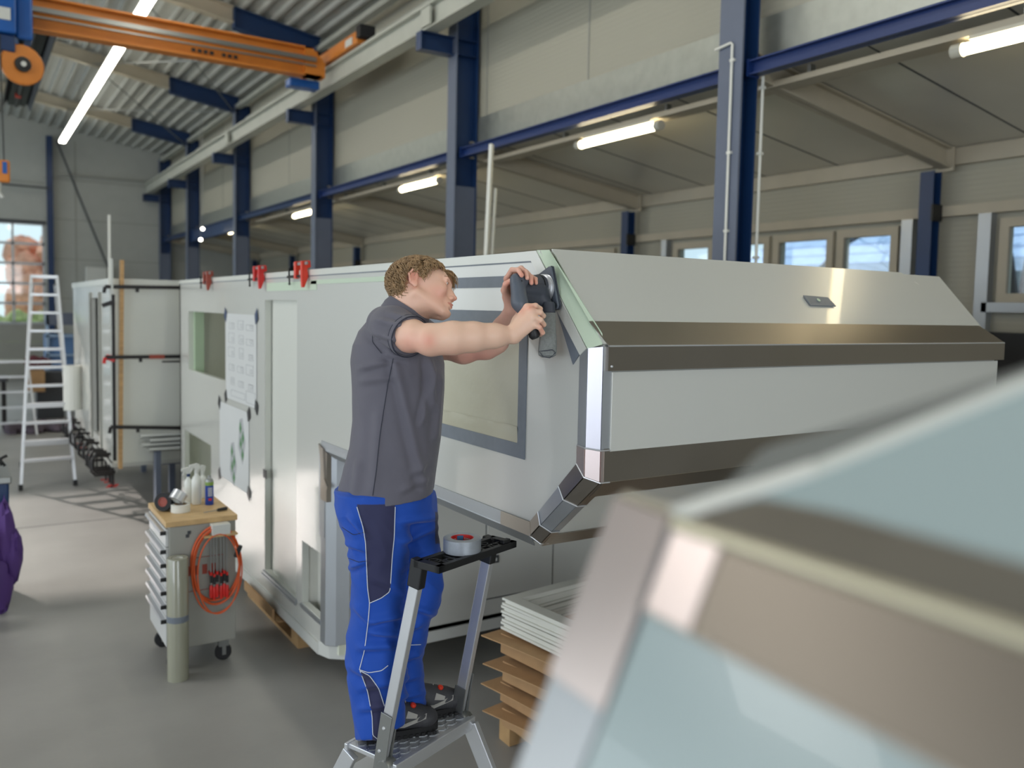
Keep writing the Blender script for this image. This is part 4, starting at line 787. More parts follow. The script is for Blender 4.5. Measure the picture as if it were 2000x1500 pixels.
# ================================================================ CARTON STACK AT RIGHT
pallet(2.93, 3.28, 0, 'small pallet under the flat cartons and white frames')
P0 = Vector((2.201, 3.627, 0)); e1 = (Vector((2.27, 3.108, 0))-P0).normalized(); e2 = Vector((-e1.y, e1.x, 0)); 
def stack_plate(z, l1, l2, t_, off, rot, name, m, lb, grp, flap=True):
    o = P0+e1*off[0]+e2*off[1]; M = Matrix.Translation(o+Vector((0, 0, z)))@Matrix(((e1.x, e2.x, 0, 0), (e1.y, e2.y, 0, 0), (0, 0, 1, 0), (0, 0, 0, 1)))@Matrix.Rotation(rot, 4, 'Z')
    t = thing(name, lb, 'carton', o+Vector((0, 0, z)), grp)
    MB().box((.05, .06, -t_), (l1-.02, l2, -.004), M).build('carton', m, t, bevel=.003)
    nx = 14; b = MB(); vs = []
    for i in range(nx+1):
        for k in (0, 1):
            u = i/nx*l1; dz = .012*math.sin(i/nx*PI)-.02*(1-i/nx) ; vs.append(M@Vector((u-.01, -.02 if k == 0 else l2, dz)))
    for i in range(nx+1):
        for k in (0, 1): vs.append(vs[i*2+k]+Vector((0, 0, .006)))
    n2 = 2*(nx+1)
    b.add(vs, [(i*2, i*2+2, i*2+3, i*2+1) for i in range(nx)]+[(n2+i*2, n2+i*2+1, n2+i*2+3, n2+i*2+2) for i in range(nx)]+[(i*2, n2+i*2, n2+i*2+2, i*2+2) for i in range(nx)]+[(i*2+1, i*2+3, n2+i*2+3, n2+i*2+1) for i in range(nx)]+[(0, 1, n2+1, n2), (2*nx, n2+2*nx, n2+2*nx+1, 2*nx+1)])
    b.build('lid', m, t)
    q = MB()
    for k in range(6): q.box((.30, .10+k*.02, .0145), (.30+random.uniform(.08, .2), .104+k*.02, .0155), M)
    q.build('printed_text', 'iron', t)
for z, off, rot, lb in ((.62, (0, 0), .0, 'topmost'), (.485, (.03, -.01), .03, 'second from the top'), (.355, (-.02, .02), -.03, 'third from the top'), (.232, (.02, .0), .05, 'lowest')):
    stack_plate(z, .95, 1.1, .105 if z > .3 else .097, off, rot, 'flat_carton', 'card', 'flat brown carton in the stack at right, '+lb, 'flat brown cartons on the pallet')
for k in range(4):
    z = .645+k*.042; L1, L2, wd = .80+.01*k, .9, .07; o = P0+e1*(.06+.008*(k % 2))+e2*(.05)+Vector((0, 0, z)); M = Matrix.Translation(o)@Matrix(((e1.x, e2.x, 0, 0), (e1.y, e2.y, 0, 0), (0, 0, 1, 0), (0, 0, 0, 1)))@Matrix.Rotation(.012*((k*7) % 3-1), 4, 'Z')
    t = thing('window_frame_blank', 'white profile frame on the carton stack, '+('lowest', 'second from below', 'third from below', 'topmost')[k], 'frame', o, 'white frames on the cartons')
    for a, b_ in (((0, 0), (L1, wd)), ((0, L2-wd), (L1, L2)), ((0, wd), (wd, L2-wd)), ((L1-wd, wd), (L1, L2-wd))):
        q = MB(); q.box((a[0], a[1], 0), (b_[0], b_[1], .012), M).box((a[0], a[1], .026), (b_[0], b_[1], .038), M)
        i_ = .012; q.box((a[0]+i_, a[1]+i_, .01), (b_[0]-i_, b_[1]-i_, .028), M); q.build('rail', 'off_white', t)
# ================================================================ SIGNED DISTANCE SCULPTING
def cm(u, v, d): return np.array([(u-1000)/F*d, -(v-715)/F*d, d])          # camera frame: right, up, depth
RW = np.array([rc, -dc, fc]).T
def c2w(p): return np.asarray(p)@RW.T+np.array([0, 0, EYE])
def wz(A, B, D): return EYE+rc[2]*A-dc[2]*B+fc[2]*D
class SDF:
    def __init__(s, h): s.h = h; s.p = []
    def cone(s, a, b, ra, rb=None, k=.01, sub=False):
        a = np.array(a, float); b = np.array(b, float); rb = ra if rb is None else rb; m = max(ra, rb)
        def fn(X, Y, Z):
            ba = b-a; px, py, pz = X-a[0], Y-a[1], Z-a[2]; t = np.clip((px*ba[0]+py*ba[1]+pz*ba[2])/max(ba@ba, 1e-12), 0, 1)
            return np.sqrt((px-ba[0]*t)**2+(py-ba[1]*t)**2+(pz-ba[2]*t)**2)-(ra+(rb-ra)*t)
        s.p.append((fn, np.minimum(a, b)-m, np.maximum(a, b)+m, k, sub)); return s
    def chain(s, pts, rs, k=.01):
        for i in range(len(pts)-1): s.cone(pts[i], pts[i+1], rs[i], rs[i+1], k)
        return s
    def ell(s, c, r, k=.01, Rm=None, sub=False):
        c = np.array(c, float); r = np.array(r, float); M = np.eye(3) if Rm is None else Rm; ex = np.sqrt(((M.T*r[:, None])**2).sum(0))
        def fn(X, Y, Z):
            p = [(X-c[0])*M[0, i]+(Y-c[1])*M[1, i]+(Z-c[2])*M[2, i] for i in range(3)]
            k0 = np.sqrt(sum((p[i]/r[i])**2 for i in range(3))); k1 = np.sqrt(sum((p[i]/r[i]**2)**2 for i in range(3)))+1e-9
            return k0*(k0-1)/k1
        s.p.append((fn, c-ex, c+ex, k, sub)); return s
    def fun(s, fn, lo, hi, k=.01, sub=False): s.p.append((fn, np.array(lo, float), np.array(hi, float), k, sub)); return s
    def mesh(s, cuts=()):
        h = s.h; lo = np.min([p[1] for p in s.p if not p[4]], 0)-4*h; hi = np.max([p[2] for p in s.p if not p[4]], 0)+4*h
        ax = [np.arange(lo[i], hi[i]+h, h, dtype=np.float32) for i in range(3)]; n = [len(a) for a in ax]
        G = np.full(n, .5, np.float32)
        for fn, l_, h_, k, sub in s.p:
            mg = max(4*h, k*1.5+2*h); i0 = [max(0, int((l_[i]-mg-lo[i])/h)) for i in range(3)]; i1 = [min(n[i], int((h_[i]+mg-lo[i])/h)+2) for i in range(3)]
            if any(a >= b for a, b in zip(i0, i1)): continue
            sl = tuple(slice(a, b) for a, b in zip(i0, i1)); X = ax[0][sl[0]][:, None, None]; Y = ax[1][sl[1]][None, :, None]; Z = ax[2][sl[2]][None, None, :]
            d = fn(X, Y, Z).astype(np.float32); g = G[sl]
            if sub:
                d = -d; q = np.clip(.5-.5*(g-d)/k*-1*-1, 0, 1); q = np.clip(.5-.5*(g-d)/k, 0, 1); G[sl] = g*(1-q)+d*q+k*q*(1-q)
            else:
                q = np.clip(.5+.5*(g-d)/k, 0, 1); G[sl] = g*(1-q)+d*q-k*q*(1-q)
        X = ax[0][:, None, None]; Y = ax[1][None, :, None]; Z = ax[2][None, None, :]
        for c in cuts: G = np.maximum(G, c(X, Y, Z).astype(np.float32))
        ins = G < 0; E = []
        cnt = np.zeros([m-1 for m in n], np.int8); P = np.zeros([m-1 for m in n]+[3], np.float32)
        idx = np.indices([m-1 for m in n]).astype(np.float32)
        cells = np.zeros([m-1 for m in n], bool)
        o8 = [(i, j, k) for i in (0, 1) for j in (0, 1) for k in (0, 1)]
        sm = sum(ins[i:n[0]-1+i, j:n[1]-1+j, k:n[2]-1+k].astype(np.int8) for i, j, k in o8); act = (sm > 0) & (sm < 8)
        ci = np.argwhere(act); vals = {o: G[ci[:, 0]+o[0], ci[:, 1]+o[1], ci[:, 2]+o[2]] for o in o8}
        acc = np.zeros((len(ci), 3)); num = np.zeros(len(ci))
        for a in o8:
            for d in range(3):
                if a[d] == 0:
                    b = list(a); b[d] = 1; b = tuple(b); va, vb = vals[a], vals[b]; m = (va < 0) != (vb < 0); t = np.where(m, va/(va-vb+1e-20), 0)
                    q = np.tile(np.array(a, float), (len(ci), 1)); q[:, d] += t; acc += q*m[:, None]; num += m
        pos = (ci+acc/num[:, None])*h+lo; vid = np.full([m-1 for m in n], -1, np.int32); vid[act] = np.arange(len(ci)); faces = []
        for d in range(3):
            e1_, e2_ = [(1, 2), (2, 0), (0, 1)][d]; a = [slice(0, n[i]) for i in range(3)]; A = ins; 
            s0 = [slice(1, n[i]-1) for i in range(3)]; s0[d] = slice(0, n[d]-1); s1 = list(s0); s1[d] = slice(1, n[d]); x0 = A[tuple(s0)]; x1 = A[tuple(s1)]; df = np.argwhere(x0 != x1)
            base = df+np.array([0 if i == d else 1 for i in range(3)]); dirn = x0[df[:, 0], df[:, 1], df[:, 2]]
            def g(o1, o2): q = base.copy(); q[:, e1_] -= o1; q[:, e2_] -= o2; return vid[q[:, 0], q[:, 1], q[:, 2]]
            f = np.stack([g(1, 1), g(0, 1), g(0, 0), g(1, 0)], 1); f[~dirn] = f[~dirn][:, ::-1]; faces.append(f)
        return pos, np.concatenate(faces)
def normals(v, f):
    a = v[f[:, 2]]-v[f[:, 0]]; b = v[f[:, 3]]-v[f[:, 1]]; nn = np.cross(a, b); N = np.zeros_like(v)
    for i in range(4): np.add.at(N, f[:, i], nn)
    return N/(np.linalg.norm(N, axis=1)[:, None]+1e-12)
def outn(v, f):
    n_ = normals(v, f); b_ = v[:, 0].argmax(); return n_*(1. if n_[b_, 0] > 0 else -1.)
def smoothv(v, f, it=2, w=.5):
    for _ in range(it):
        s_ = np.zeros_like(v); c_ = np.zeros(len(v))
        for i in range(4):
            for j_ in (1, 3): np.add.at(s_, f[:, i], v[f[:, (i+j_) % 4]]); np.add.at(c_, f[:, i], 1)
        v = v*(1-w)+w*s_/c_[:, None]
    return v
def tomesh(name, v, f, m, parent=None, cols=None, smooth=True):
    v = c2w(v) if v is not None else v
    me = bpy.data.meshes.new(name); me.vertices.add(len(v)); me.vertices.foreach_set('co', v.astype(np.float32).ravel()); nf = len(f)
    me.loops.add(nf*4); me.loops.foreach_set('vertex_index', f.astype(np.int32).ravel()); me.polygons.add(nf); me.polygons.foreach_set('loop_start', np.arange(0, nf*4, 4, dtype=np.int32)); me.polygons.foreach_set('loop_total', np.full(nf, 4, np.int32))
    me.update(calc_edges=True); me.validate(); me.flip_normals()
    if smooth: me.polygons.foreach_set('use_smooth', [True]*len(me.polygons))
    if cols is not None:
        ca = me.color_attributes.new('Col', 'FLOAT_COLOR', 'POINT'); ca.data.foreach_set('color', np.concatenate([cols, np.ones((len(cols), 1))], 1).astype(np.float32).ravel())
    me.materials.append(MC[m]); o = bpy.data.objects.new(name, me); C.objects.link(o)
    if parent is not None: attach(o, parent)
    return o
def proj_px(v):  # camera-frame points -> pixels
    return np.stack([PP[0]+F*v[:, 0]/v[:, 2], PP[1]-F*v[:, 1]/v[:, 2]], 1)
def inpoly(P, poly):
    x, y = P[:, 0], P[:, 1]; r = np.zeros(len(P), bool); n = len(poly)
    for i in range(n):
        (x1, y1), (x2, y2) = poly[i], poly[(i+1) % n]; c = ((y1 > y) != (y2 > y)) & (x < (x2-x1)*(y-y1)/(y2-y1+1e-12)+x1); r ^= c
    return r
def linc(c): return np.array(lin(c)[:3])
from mathutils.bvhtree import BVHTree
def drape(o, pts, r, name, m, parent, n=6, dens=6, off=.0022):   # a cord lying on a mesh, following points seen from the front
    dg = bpy.context.evaluated_depsgraph_get(); dg.update(); bv = BVHTree.FromObject(o, dg); W = wm(o); Wi = W.inverted(); out = []; P = [Vector(p) for p in pts]; org = Vector((0, 0, EYE))
    pp = []
    for a, b in zip(P, P[1:]): pp += [a.lerp(b, i/dens) for i in range(dens)]
    pp.append(P[-1])
    for u, v in pp:
        d = Vector(ray(u, v)).normalized(); h_ = bv.ray_cast(Wi@org, (Wi.to_3x3()@d).normalized())
        if h_[0] is not None: out.append(W@h_[0]-d*off)
    if len(out) > 2:
        for _ in range(1): out = [out[0]]+[(a+b*2+c)/4 for a, b, c in zip(out, out[1:], out[2:])]+[out[-1]]
        return MB().tube(out, r, n).build(name, m, parent, smooth=True)
# ================================================================ STEP LADDER UNDER THE WORKER
A0, B0 = Vector((1.187, 2.639, .70)), Vector((1.582, 2.801, .70)); wv = (B0-A0).normalized(); nv = Vector((wv.y, -wv.x, 0)); zv = Vector((0, 0, 1))
sl_ = thing('step_ladder', 'aluminium platform step ladder the worker stands on', 'ladder', A0-zv*.7)
def LF(x, y, z): return A0+wv*x+nv*y+zv*z         # x across, y towards the tray side, z above the platform
Lw = (B0-A0).length
FR = Matrix(((wv.x, nv.x, 0, A0.x), (wv.y, nv.y, 0, A0.y), (0, 0, 1, A0.z), (0, 0, 0, 1)))
pl = MB(); pl.box((-.0, -.17, -.018), (Lw+.0, .075, 0), FR); pl.box((-.01, .06, -.045), (Lw+.01, .078, .002), FR).box((-.01, -.175, -.045), (Lw+.01, -.16, .002), FR)
pl.build('platform', 'alu', sl_, bevel=.003)
tb = MB()
for i in range(16):
    for j_ in range(8):
        x, y = .02+i*Lw/16.5, -.14+j_*.026; s_ = .008 if (i+j_) % 2 else -.008
        for dd in (-.004, .004): tb.bar(LF(x-.008+dd, y-s_, .0006), LF(x+.008+dd, y+s_, .0006), .002, .0022)
tread_bump = tb.build('tread_pattern', 'alu_dull', sl_); tread_bump['kind'] = 'stuff'
T0, T1 = Vector((1.262, 2.512, 1.405)), Vector((1.618, 2.640, 1.405))
for a, b, s_ in ((A0, T0, -1), (B0, T1, 1)):
    MB().bar(a+Vector((0, 0, .0)), b, .026, .042, nv).build('handrail', 'alu', sl_, bevel=.003)
    a2 = a+(b-a)*.0; q = MB(); q.bar(a2+wv*s_*.018+Vector((0, 0, -.06)), a2+(b-a)*.24+wv*s_*.018, .004, .052, nv).bar(a2-wv*s_*.016+Vector((0, 0, -.04)), a2+(b-a)*.16-wv*s_*.016, .004, .052, nv); q.build('hinge_plate', 'zinc', sl_, bevel=.001)
    MB().lathe([(0, -.024), (.030, -.024), (.034, -.018), (.034, .018), (.030, .024), (0, .024)], a+nv*.03-zv*.025, wv, 20).build('hinge', 'zinc', sl_, smooth=True)
    for k in (.05, .17): MB().lathe([(0, 0), (.007, 0), (.005, .004), (0, .005)], a+(b-a)*k+wv*s_*.02, wv*s_, 10).build('rivet', 'alu', sl_)
for x in (-.0, Lw):
    MB().bar(LF(x, .06, -.03), LF(x+(.03 if x else -.03), .42, -.7), .025, .065, wv.cross(nv)).build('rear_leg', 'alu', sl_, bevel=.003)
    MB().bar(LF(x, -.15, -.03), LF(x+(.02 if x else -.02), -.52, -.7), .025, .06, wv.cross(nv)).build('front_leg', 'alu', sl_, bevel=.003)
    for y in (.42, -.52): MB().cbox(LF(x, y, -.69), (.05, .07, .03)).build('foot', 'rubber', sl_)
for k in (1, 2): MB().box((0, -.17-.125*k-.06, -.235*k-.02), (Lw, -.17-.125*k+.08, -.235*k), FR).build('tread', 'alu', sl_, bevel=.002)
for s_ in (.35, .75): MB().bar(LF(0, .06+.36*s_, -.03-.67*s_), LF(Lw, .06+.36*s_, -.03-.67*s_), .02, .02).build('brace', 'alu', sl_)
# tray with openings
tw = (T1-T0).normalized(); tn = Vector((tw.y, -tw.x, 0)); TR = Matrix(((tw.x, tn.x, 0, T0.x), (tw.y, tn.y, 0, T0.y), (0, 0, 1, T0.z), (0, 0, 0, 1))); tl_ = (T1-T0).length
q = MB(); q.box((-.02, .085, -.002), (tl_+.02, .105, .022), TR).box((-.02, -.01, -.002), (tl_+.02, .012, .022), TR).box((-.02, -.01, -.002), (.012, .105, .022), TR).box((tl_-.012, -.01, -.002), (tl_+.02, .105, .022), TR)
for x in (.05, .10, .15, .20, .245, .29): q.box((x, 0, .002), (x+.012, .1, .016), TR)
q.box((0, .045, .002), (tl_, .053, .016), TR).box((.12, .01, .004), (.25, .09, .012), TR)
for x, y in ((.033, .03), (.075, .07), (.30, .03), (.315, .07)): q.lathe([(.012, -.0), (.017, -.0), (.017, .02), (.012, .02), (.012, 0)], TR@Vector((x, y, .0)), n=14)
q.build('tray', 'black', sl_, bevel=.0015)
for a in (T0, T1): MB().bar(a-zv*.075+Vector((-.008, .012, 0)), a+zv*.022, .036, .054, nv).build('rail_cap', 'black', sl_, bevel=.005)
MB().box((tl_-.05, .08, .022), (tl_-.01, .10, .036), TR).build('tool_hook', 'black', sl_, bevel=.003)
# duct tape roll on the tray
mat('duct', (158, 164, 172), .34, .35, var=.05, vscale=60); mat('label_red', (206, 44, 40), .5); mat('label_blue', (60, 120, 170), .5)
tc_ = TR@Vector((.175, .035, .018)); tr_ = thing('duct_tape_roll', 'big silver duct tape roll with red and blue core on the ladder tray', 'tape', tc_)
RT = .066
MB().lathe([(.040, 0), (RT-.003, 0), (RT, .002), (RT, .048), (RT-.003, .050), (.040, .050), (.040, 0)], tc_, n=56).build('tape', 'duct', tr_, smooth=True)
pr = [(.0375, .0), (.0402, .0), (.0402, .0495), (.0375, .0495), (.0375, 0)]; MB().lathe(pr, tc_, n=48).build('core', 'label_red', tr_, smooth=True)
for a0_ in (.95,):
    vs = [(tc_.x+.0372*math.cos(a0_+i*.09), tc_.y+.0372*math.sin(a0_+i*.09), tc_.z+z) for i in range(8) for z in (.004, .046)]; MB().add(vs, [(2*i, 2*i+1, 2*i+3, 2*i+2) for i in range(7)]).build('core_patch', 'label_blue', tr_)
for a0_, s_ in ((.80, 'tesa'), (2.25, 'tesa')):
    for k, ch in enumerate(s_):
        for z, h_ in ((.036, .014), (.018, .014)):
            an = a0_-k*.16; p = Vector((tc_.x+.0366*math.cos(an), tc_.y+.0366*math.sin(an), tc_.z+z)); d = Vector((-math.cos(an), -math.sin(an), 0)); xr_ = Vector((0, 0, 1)).cross(d)
            rot = Matrix(((xr_.x, 0, d.x, 0), (xr_.y, 0, d.y, 0), (0, 1, 0, 0), (0, 0, 0, 1))); txt(ch, p, .016, rot, 'white_paint', tr_, 'core_lettering', .0002)
# ================================================================ SANDER
sd = thing('orbital_sander', 'dark blue grey sander with dust bag held against the camper edge', 'sander', (1.65, 2.46, 2.34))
mat('tool_blue', (86, 93, 104), .45, bump=.03, bscale=300); mat('tool_dark', (58, 62, 72), .5); mat('bag', (132, 136, 134), .9, var=.12, vscale=120, bump=.5, bscale=400)
Yc, Zc = 2.475, 2.345
pad = [(2.462, 2.425), (2.452, 2.422), (2.402, 2.285), (2.408, 2.272), (2.50, 2.262), (2.535, 2.275), (2.568, 2.36), (2.56, 2.385)]
MB().ext([(1.7425, y, z) for y, z in pad], (-.006, 0, 0)).build('abrasive_sheet', 'tool_dark', sd); MB().ext([(1.7365, Yc+(y-Yc)*.98, Zc+(z-Zc)*.98) for y, z in pad], (-.010, 0, 0)).build('sole_plate', 'tool_blue', sd, bevel=.003)
MB().lathe([(.046, 0), (.050, .003), (.044, .006), (.050, .010), (.044, .014), (.050, .018), (.043, .022), (.046, .026)], (1.728, Yc, Zc), (-1, 0, 0), 32).build('bellows', 'alu', sd, smooth=True)
MB().lathe([(.047, 0), (.048, .012), (.045, .03), (.040, .045), (.036, .07), (.034, .10), (.0, .10)], (1.704, Yc, Zc), (-1, 0, 0), 32).build('motor_housing', 'tool_dark', sd, smooth=True)
b = MB()
for k in range(7): b.lathe([(.0475, .006), (.0488, .008), (.0488, .010), (.0475, .012)], (1.700-k*.0, Yc, Zc), (-1, 0, 0), 24)
b.build('cooling_ring', 'black', sd, smooth=True)
g_ = SDF(.0022)   # housing and grip, sculpted in the camera frame
g_.cone(cm(1012, 553, 2.90), cm(1016, 590, 2.88), .026, .025, .02); g_.cone(cm(1008, 556, 2.88), cm(1013, 592, 2.87), .018, .02, .015); g_.cone(cm(1014, 590, 2.88), cm(1042, 645, 2.855), .022, .018, .02)
g2_ = SDF(.0022); g2_.cone(cm(1020, 566, 2.91), cm(1054, 569, 2.955), .023, .031, .015); g2_.cone(cm(1060, 583, 2.965), cm(1071, 600, 2.955), .024, .020, .02); g2_.cone(cm(1020, 588, 2.905), cm(1056, 588, 2.955), .020, .020, .015); v, f = g2_.mesh(); v = smoothv(v, f, 2); tomesh('motor_neck', v, f, 'tool_dark', sd)
g_.cone(cm(1008, 545, 2.895), cm(1022, 549, 2.91), .020, .020, .012); v, f = g_.mesh(); v = smoothv(v, f, 2); tomesh('body', v, f, 'tool_blue', sd)
MB().tube([c2w(cm(1040, 643, 2.856)), c2w(cm(1044, 656, 2.852)), c2w(cm(1046, 661, 2.851))], [.0195, .019, .013], 18).build('grip_end', 'black', sd, smooth=True)
p = c2w(cm(1019, 548.5, 2.872)); MB().lathe([(0, 0), (.003, 0), (0, .001)], p, -Vector(ray(1019, 549)), 10).build('screw', 'black', sd)
p = c2w(cm(1066, 583, 2.937)); MB().lathe([(0, 0), (.003, 0), (0, .001)], p, -Vector(ray(1019, 549)), 10).build('screw', 'black', sd)
up_ = Vector(RW@np.array([0, 1., 0])); 
def ringpts(u, v_, d, ra, rb, n=18, ex=2.8):
    out = []
    for k in range(n):
        a = 2*PI*k/n; c_, s_ = math.cos(a), math.sin(a); out.append(c2w(cm(u, v_, d)+np.array([ra*math.copysign(abs(c_)**(2/ex), c_), 0, rb*math.copysign(abs(s_)**(2/ex), s_)])))
    return out
def loft(rings, name, m, parent, cap=True):
    n = len(rings[0]); vs = [tuple(p) for r_ in rings for p in r_]; fs = [(i*n+k, i*n+(k+1) % n, (i+1)*n+(k+1) % n, (i+1)*n+k) for i in range(len(rings)-1) for k in range(n)]
    if cap: fs += [tuple(range(n)), tuple(range((len(rings)-1)*n, len(rings)*n))]
    return MB().add(vs, fs).build(name, m, parent, smooth=True)
loft([ringpts(1071, 590, 2.945, .018, .018), ringpts(1071.5, 594, 2.945, .0225, .021), ringpts(1072, 610, 2.942, .0225, .021), ringpts(1072, 612, 2.942, .019, .018)], 'bag_collar', 'tool_dark', sd)
loft([ringpts(1072, 609, 2.942, .019, .018), ringpts(1072, 614, 2.942, .0225, .021), ringpts(1071, 640, 2.936, .026, .024), ringpts(1070, 668, 2.93, .031, .027), ringpts(1069, 686, 2.925, .0325, .029), ringpts(1069, 694, 2.922, .030, .026), ringpts(1069, 698, 2.92, .018, .016)], 'dust_bag', 'bag', sd)
MB().tube([c2w(cm(1053, 686, 2.897)), c2w(cm(1061, 697, 2.897)), c2w(cm(1074, 699, 2.90)), c2w(cm(1085, 689, 2.90)), c2w(cm(1079, 683, 2.892)), c2w(cm(1066, 685, 2.890))], .0016, 6, closed=True).build('bag_seam', 'tool_dark', sd, smooth=True)
# ================================================================ THE WORKER
FT = Vector(atZ(770, 1440, .7)); wk = thing('person', 'young worker in grey polo shirt and blue work trousers sanding the camper edge', 'person', FT)
SK = (236, 192, 168)
mat('skin', SK, .45, vcol='Col', bump=.05, bscale=500, spec=.45); MC['skin'].node_tree.nodes['Principled BSDF'].inputs['Subsurface Weight'].default_value = .12; MC['skin'].node_tree.nodes['Principled BSDF'].inputs['Subsurface Radius'].default_value = (.012, .005, .003)
mat('eye_white', (225, 220, 215), .2); mat('iris', (78, 92, 100), .2); mat('hair', (154, 126, 92), .5, var=.35, vscale=60, stretch=(1, 1, 1), spec=.4)
mat('shirt', (98, 96, 106), .85, var=.04, vscale=8, bump=.25, bscale=9, sheen=.15); mat('shirt_edge', (44, 48, 62), .8)
mat('trousers', (20, 80, 190), .75, vcol='Col', bump=.35, bscale=14, sheen=.1); mat('piping', (205, 210, 220), .6); mat('shoe_black', (56, 56, 60), .6, bump=.2, bscale=150); mat('shoe_grey', (165, 162, 156), .6); mat('sole', (26, 26, 28), .8)
# ---- head, local frame x forward, y to his left (away), z up
An, Pi_, Ro = math.radians(3), math.radians(7), math.radians(24)
fx = np.array([math.cos(An)*math.cos(Pi_), -math.sin(Pi_), math.sin(An)*math.cos(Pi_)]); fy = np.array([-math.sin(An), 0, math.cos(An)]); fz = np.array([math.cos(An)*math.sin(Pi_), math.cos(Pi_), math.sin(An)*math.sin(Pi_)])
fy, fz = fy*math.cos(Ro)-fz*math.sin(Ro), fz*math.cos(Ro)+fy*math.sin(Ro)
HM = np.array([fx, fy, fz]).T
HO = cm(819.5, 566, 3.0)
def H(x, y, z): return HO+HM@np.array([x, y, z])
h = SDF(.0018)
E_ = lambda c, r, k=.012, sub=False: h.ell(H(*c), r, k, HM, sub)
K_ = lambda a, b, ra, rb, k=.008, sub=False: h.cone(H(*a), H(*b), ra, rb, k, sub)
E_((-.008, 0, .028), (.094, .075, .072)); E_((.040, 0, .034), (.063, .061, .054), .02); E_((.048, 0, -.020), (.054, .056, .068), .02)
E_((.040, 0, -.060), (.066, .049, .036), .02)
for s_ in (-1, 1):
    K_((-.004, .052*s_, -.042), (.090, .018*s_, -.084), .018, .015, .018); E_((.076, .042*s_, -.010), (.022, .018, .022), .016)
    K_((.101, .006*s_, .034), (.090, .044*s_, .036), .0085, .008, .012)       # brow ridge
    E_((.106, .031*s_, .019), (.013, .014, .010), .011, True)
E_((.103, 0, -.080), (.018, .020, .017), .014); E_((.098, 0, -.046), (.021, .027, .024), .014)
K_((.102, 0, .022), (.1215, 0, -.012), .0065, .0085, .010); E_((.1245, 0, -.0165), (.0105, .0100, .0090), .006); E_((.106, 0, -.010), (.014, .013, .022), .010)
for s_ in (-1, 1): E_((.115, .0115*s_, -.0225), (.0095, .0065, .0065), .005); E_((.118, .0068*s_, -.0305), (.0045, .003, .003), .002, True)
K_((.104, -.021, -.0480), (.1185, 0, -.0450), .0035, .0052, .003); K_((.1185, 0, -.0450), (.104, .021, -.0480), .0052, .0035, .003)
K_((.104, -.019, -.0510), (.1165, 0, -.0555), .0040, .0062, .003); K_((.1165, 0, -.0555), (.104, .019, -.0510), .0062, .0040, .003)
K_((.1245, -.016, -.0500), (.1245, .016, -.0500), .0020, .0020, .003, True); K_((.106, -.024, -.0500), (.1225, -.014, -.0498), .0015, .0018, .0025, True)
E_((.121, 0, -.0675), (.009, .022, .006), .008, True)
for s_ in (-1, 1):          # lids
    h.ell(H(.0862, .032*s_, .0195), (.0132, .0138, .0132), .002, HM); h.ell(H(.0975, .0355*s_, .0190), (.0085, .0135, .0036), .002, HM, True)
    K_((.0985, .020*s_, .0245), (.0925, .045*s_, .0235), .0022, .0022, .003)
for s_ in (-1, 1):          # ears
    e = lambda c, r, k=.006, sub=False: h.ell(H(c[0], c[1]*s_, c[2]), r, k, HM, sub)
    e((-.022, .077, .004), (.017, .006, .028)); e((-.012, .075, -.020), (.009, .006, .011)); e((-.018, .085, .006), (.010, .006, .016), .004, True)
    K_((-.038, .084*s_, .012), (-.027, .086*s_, .028), .0042, .0042, .004); K_((-.027, .086*s_, .028), (-.011, .081*s_, .026), .0042, .004, .004); K_((-.038, .084*s_, .012), (-.030, .081*s_, -.014), .0042, .0035, .004)
NB = cm(780, 628, 3.0)
h.cone(H(-.018, 0, -.040), cm(794, 622, 3.0), .050, .050, .03); h.cone(H(-.045, -.005, .0), cm(782, 606, 2.99), .040, .043, .03); h.cone(H(.01, -.01, -.07), cm(812, 625, 3.0), .030, .036, .02)
h.cone(cm(792, 626, 3.01), cm(778, 690, 3.07), .052, .08, .03)
v, f = h.mesh(); v = smoothv(v, f, 1, .4); allv, allf = [v], [f]
loc = (v-HO)@HM
col = np.tile(linc(SK), (len(v), 1))
def blend(mask, c):
    global col
    m = np.clip(mask, 0, 1)[:, None]; col = col*(1-m)+linc(c)*m
def gs(p, c, r): return np.exp(-(((p-np.array(c))/np.array(r))**2).sum(1))
blend(.55*gs(loc, (.075, -.05, -.03), (.04, .03, .035)), (222, 150, 132)); blend(.6*gs(loc, (.128, 0, -.018), (.014, .014, .014)), (222, 140, 122))
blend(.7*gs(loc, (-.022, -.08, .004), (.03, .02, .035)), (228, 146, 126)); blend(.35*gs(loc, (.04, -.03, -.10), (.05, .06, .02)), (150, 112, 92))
lip = (np.abs(loc[:, 2]+.0502) < .0092-.25*np.abs(loc[:, 1])) & (np.abs(loc[:, 1]) < .023) & (loc[:, 0] > .102)
blend(lip*.6, (200, 108, 98)); blend(.3*gs(loc, (.095, -.03, .012), (.012, .02, .006)), (170, 110, 100))
cols = [col]
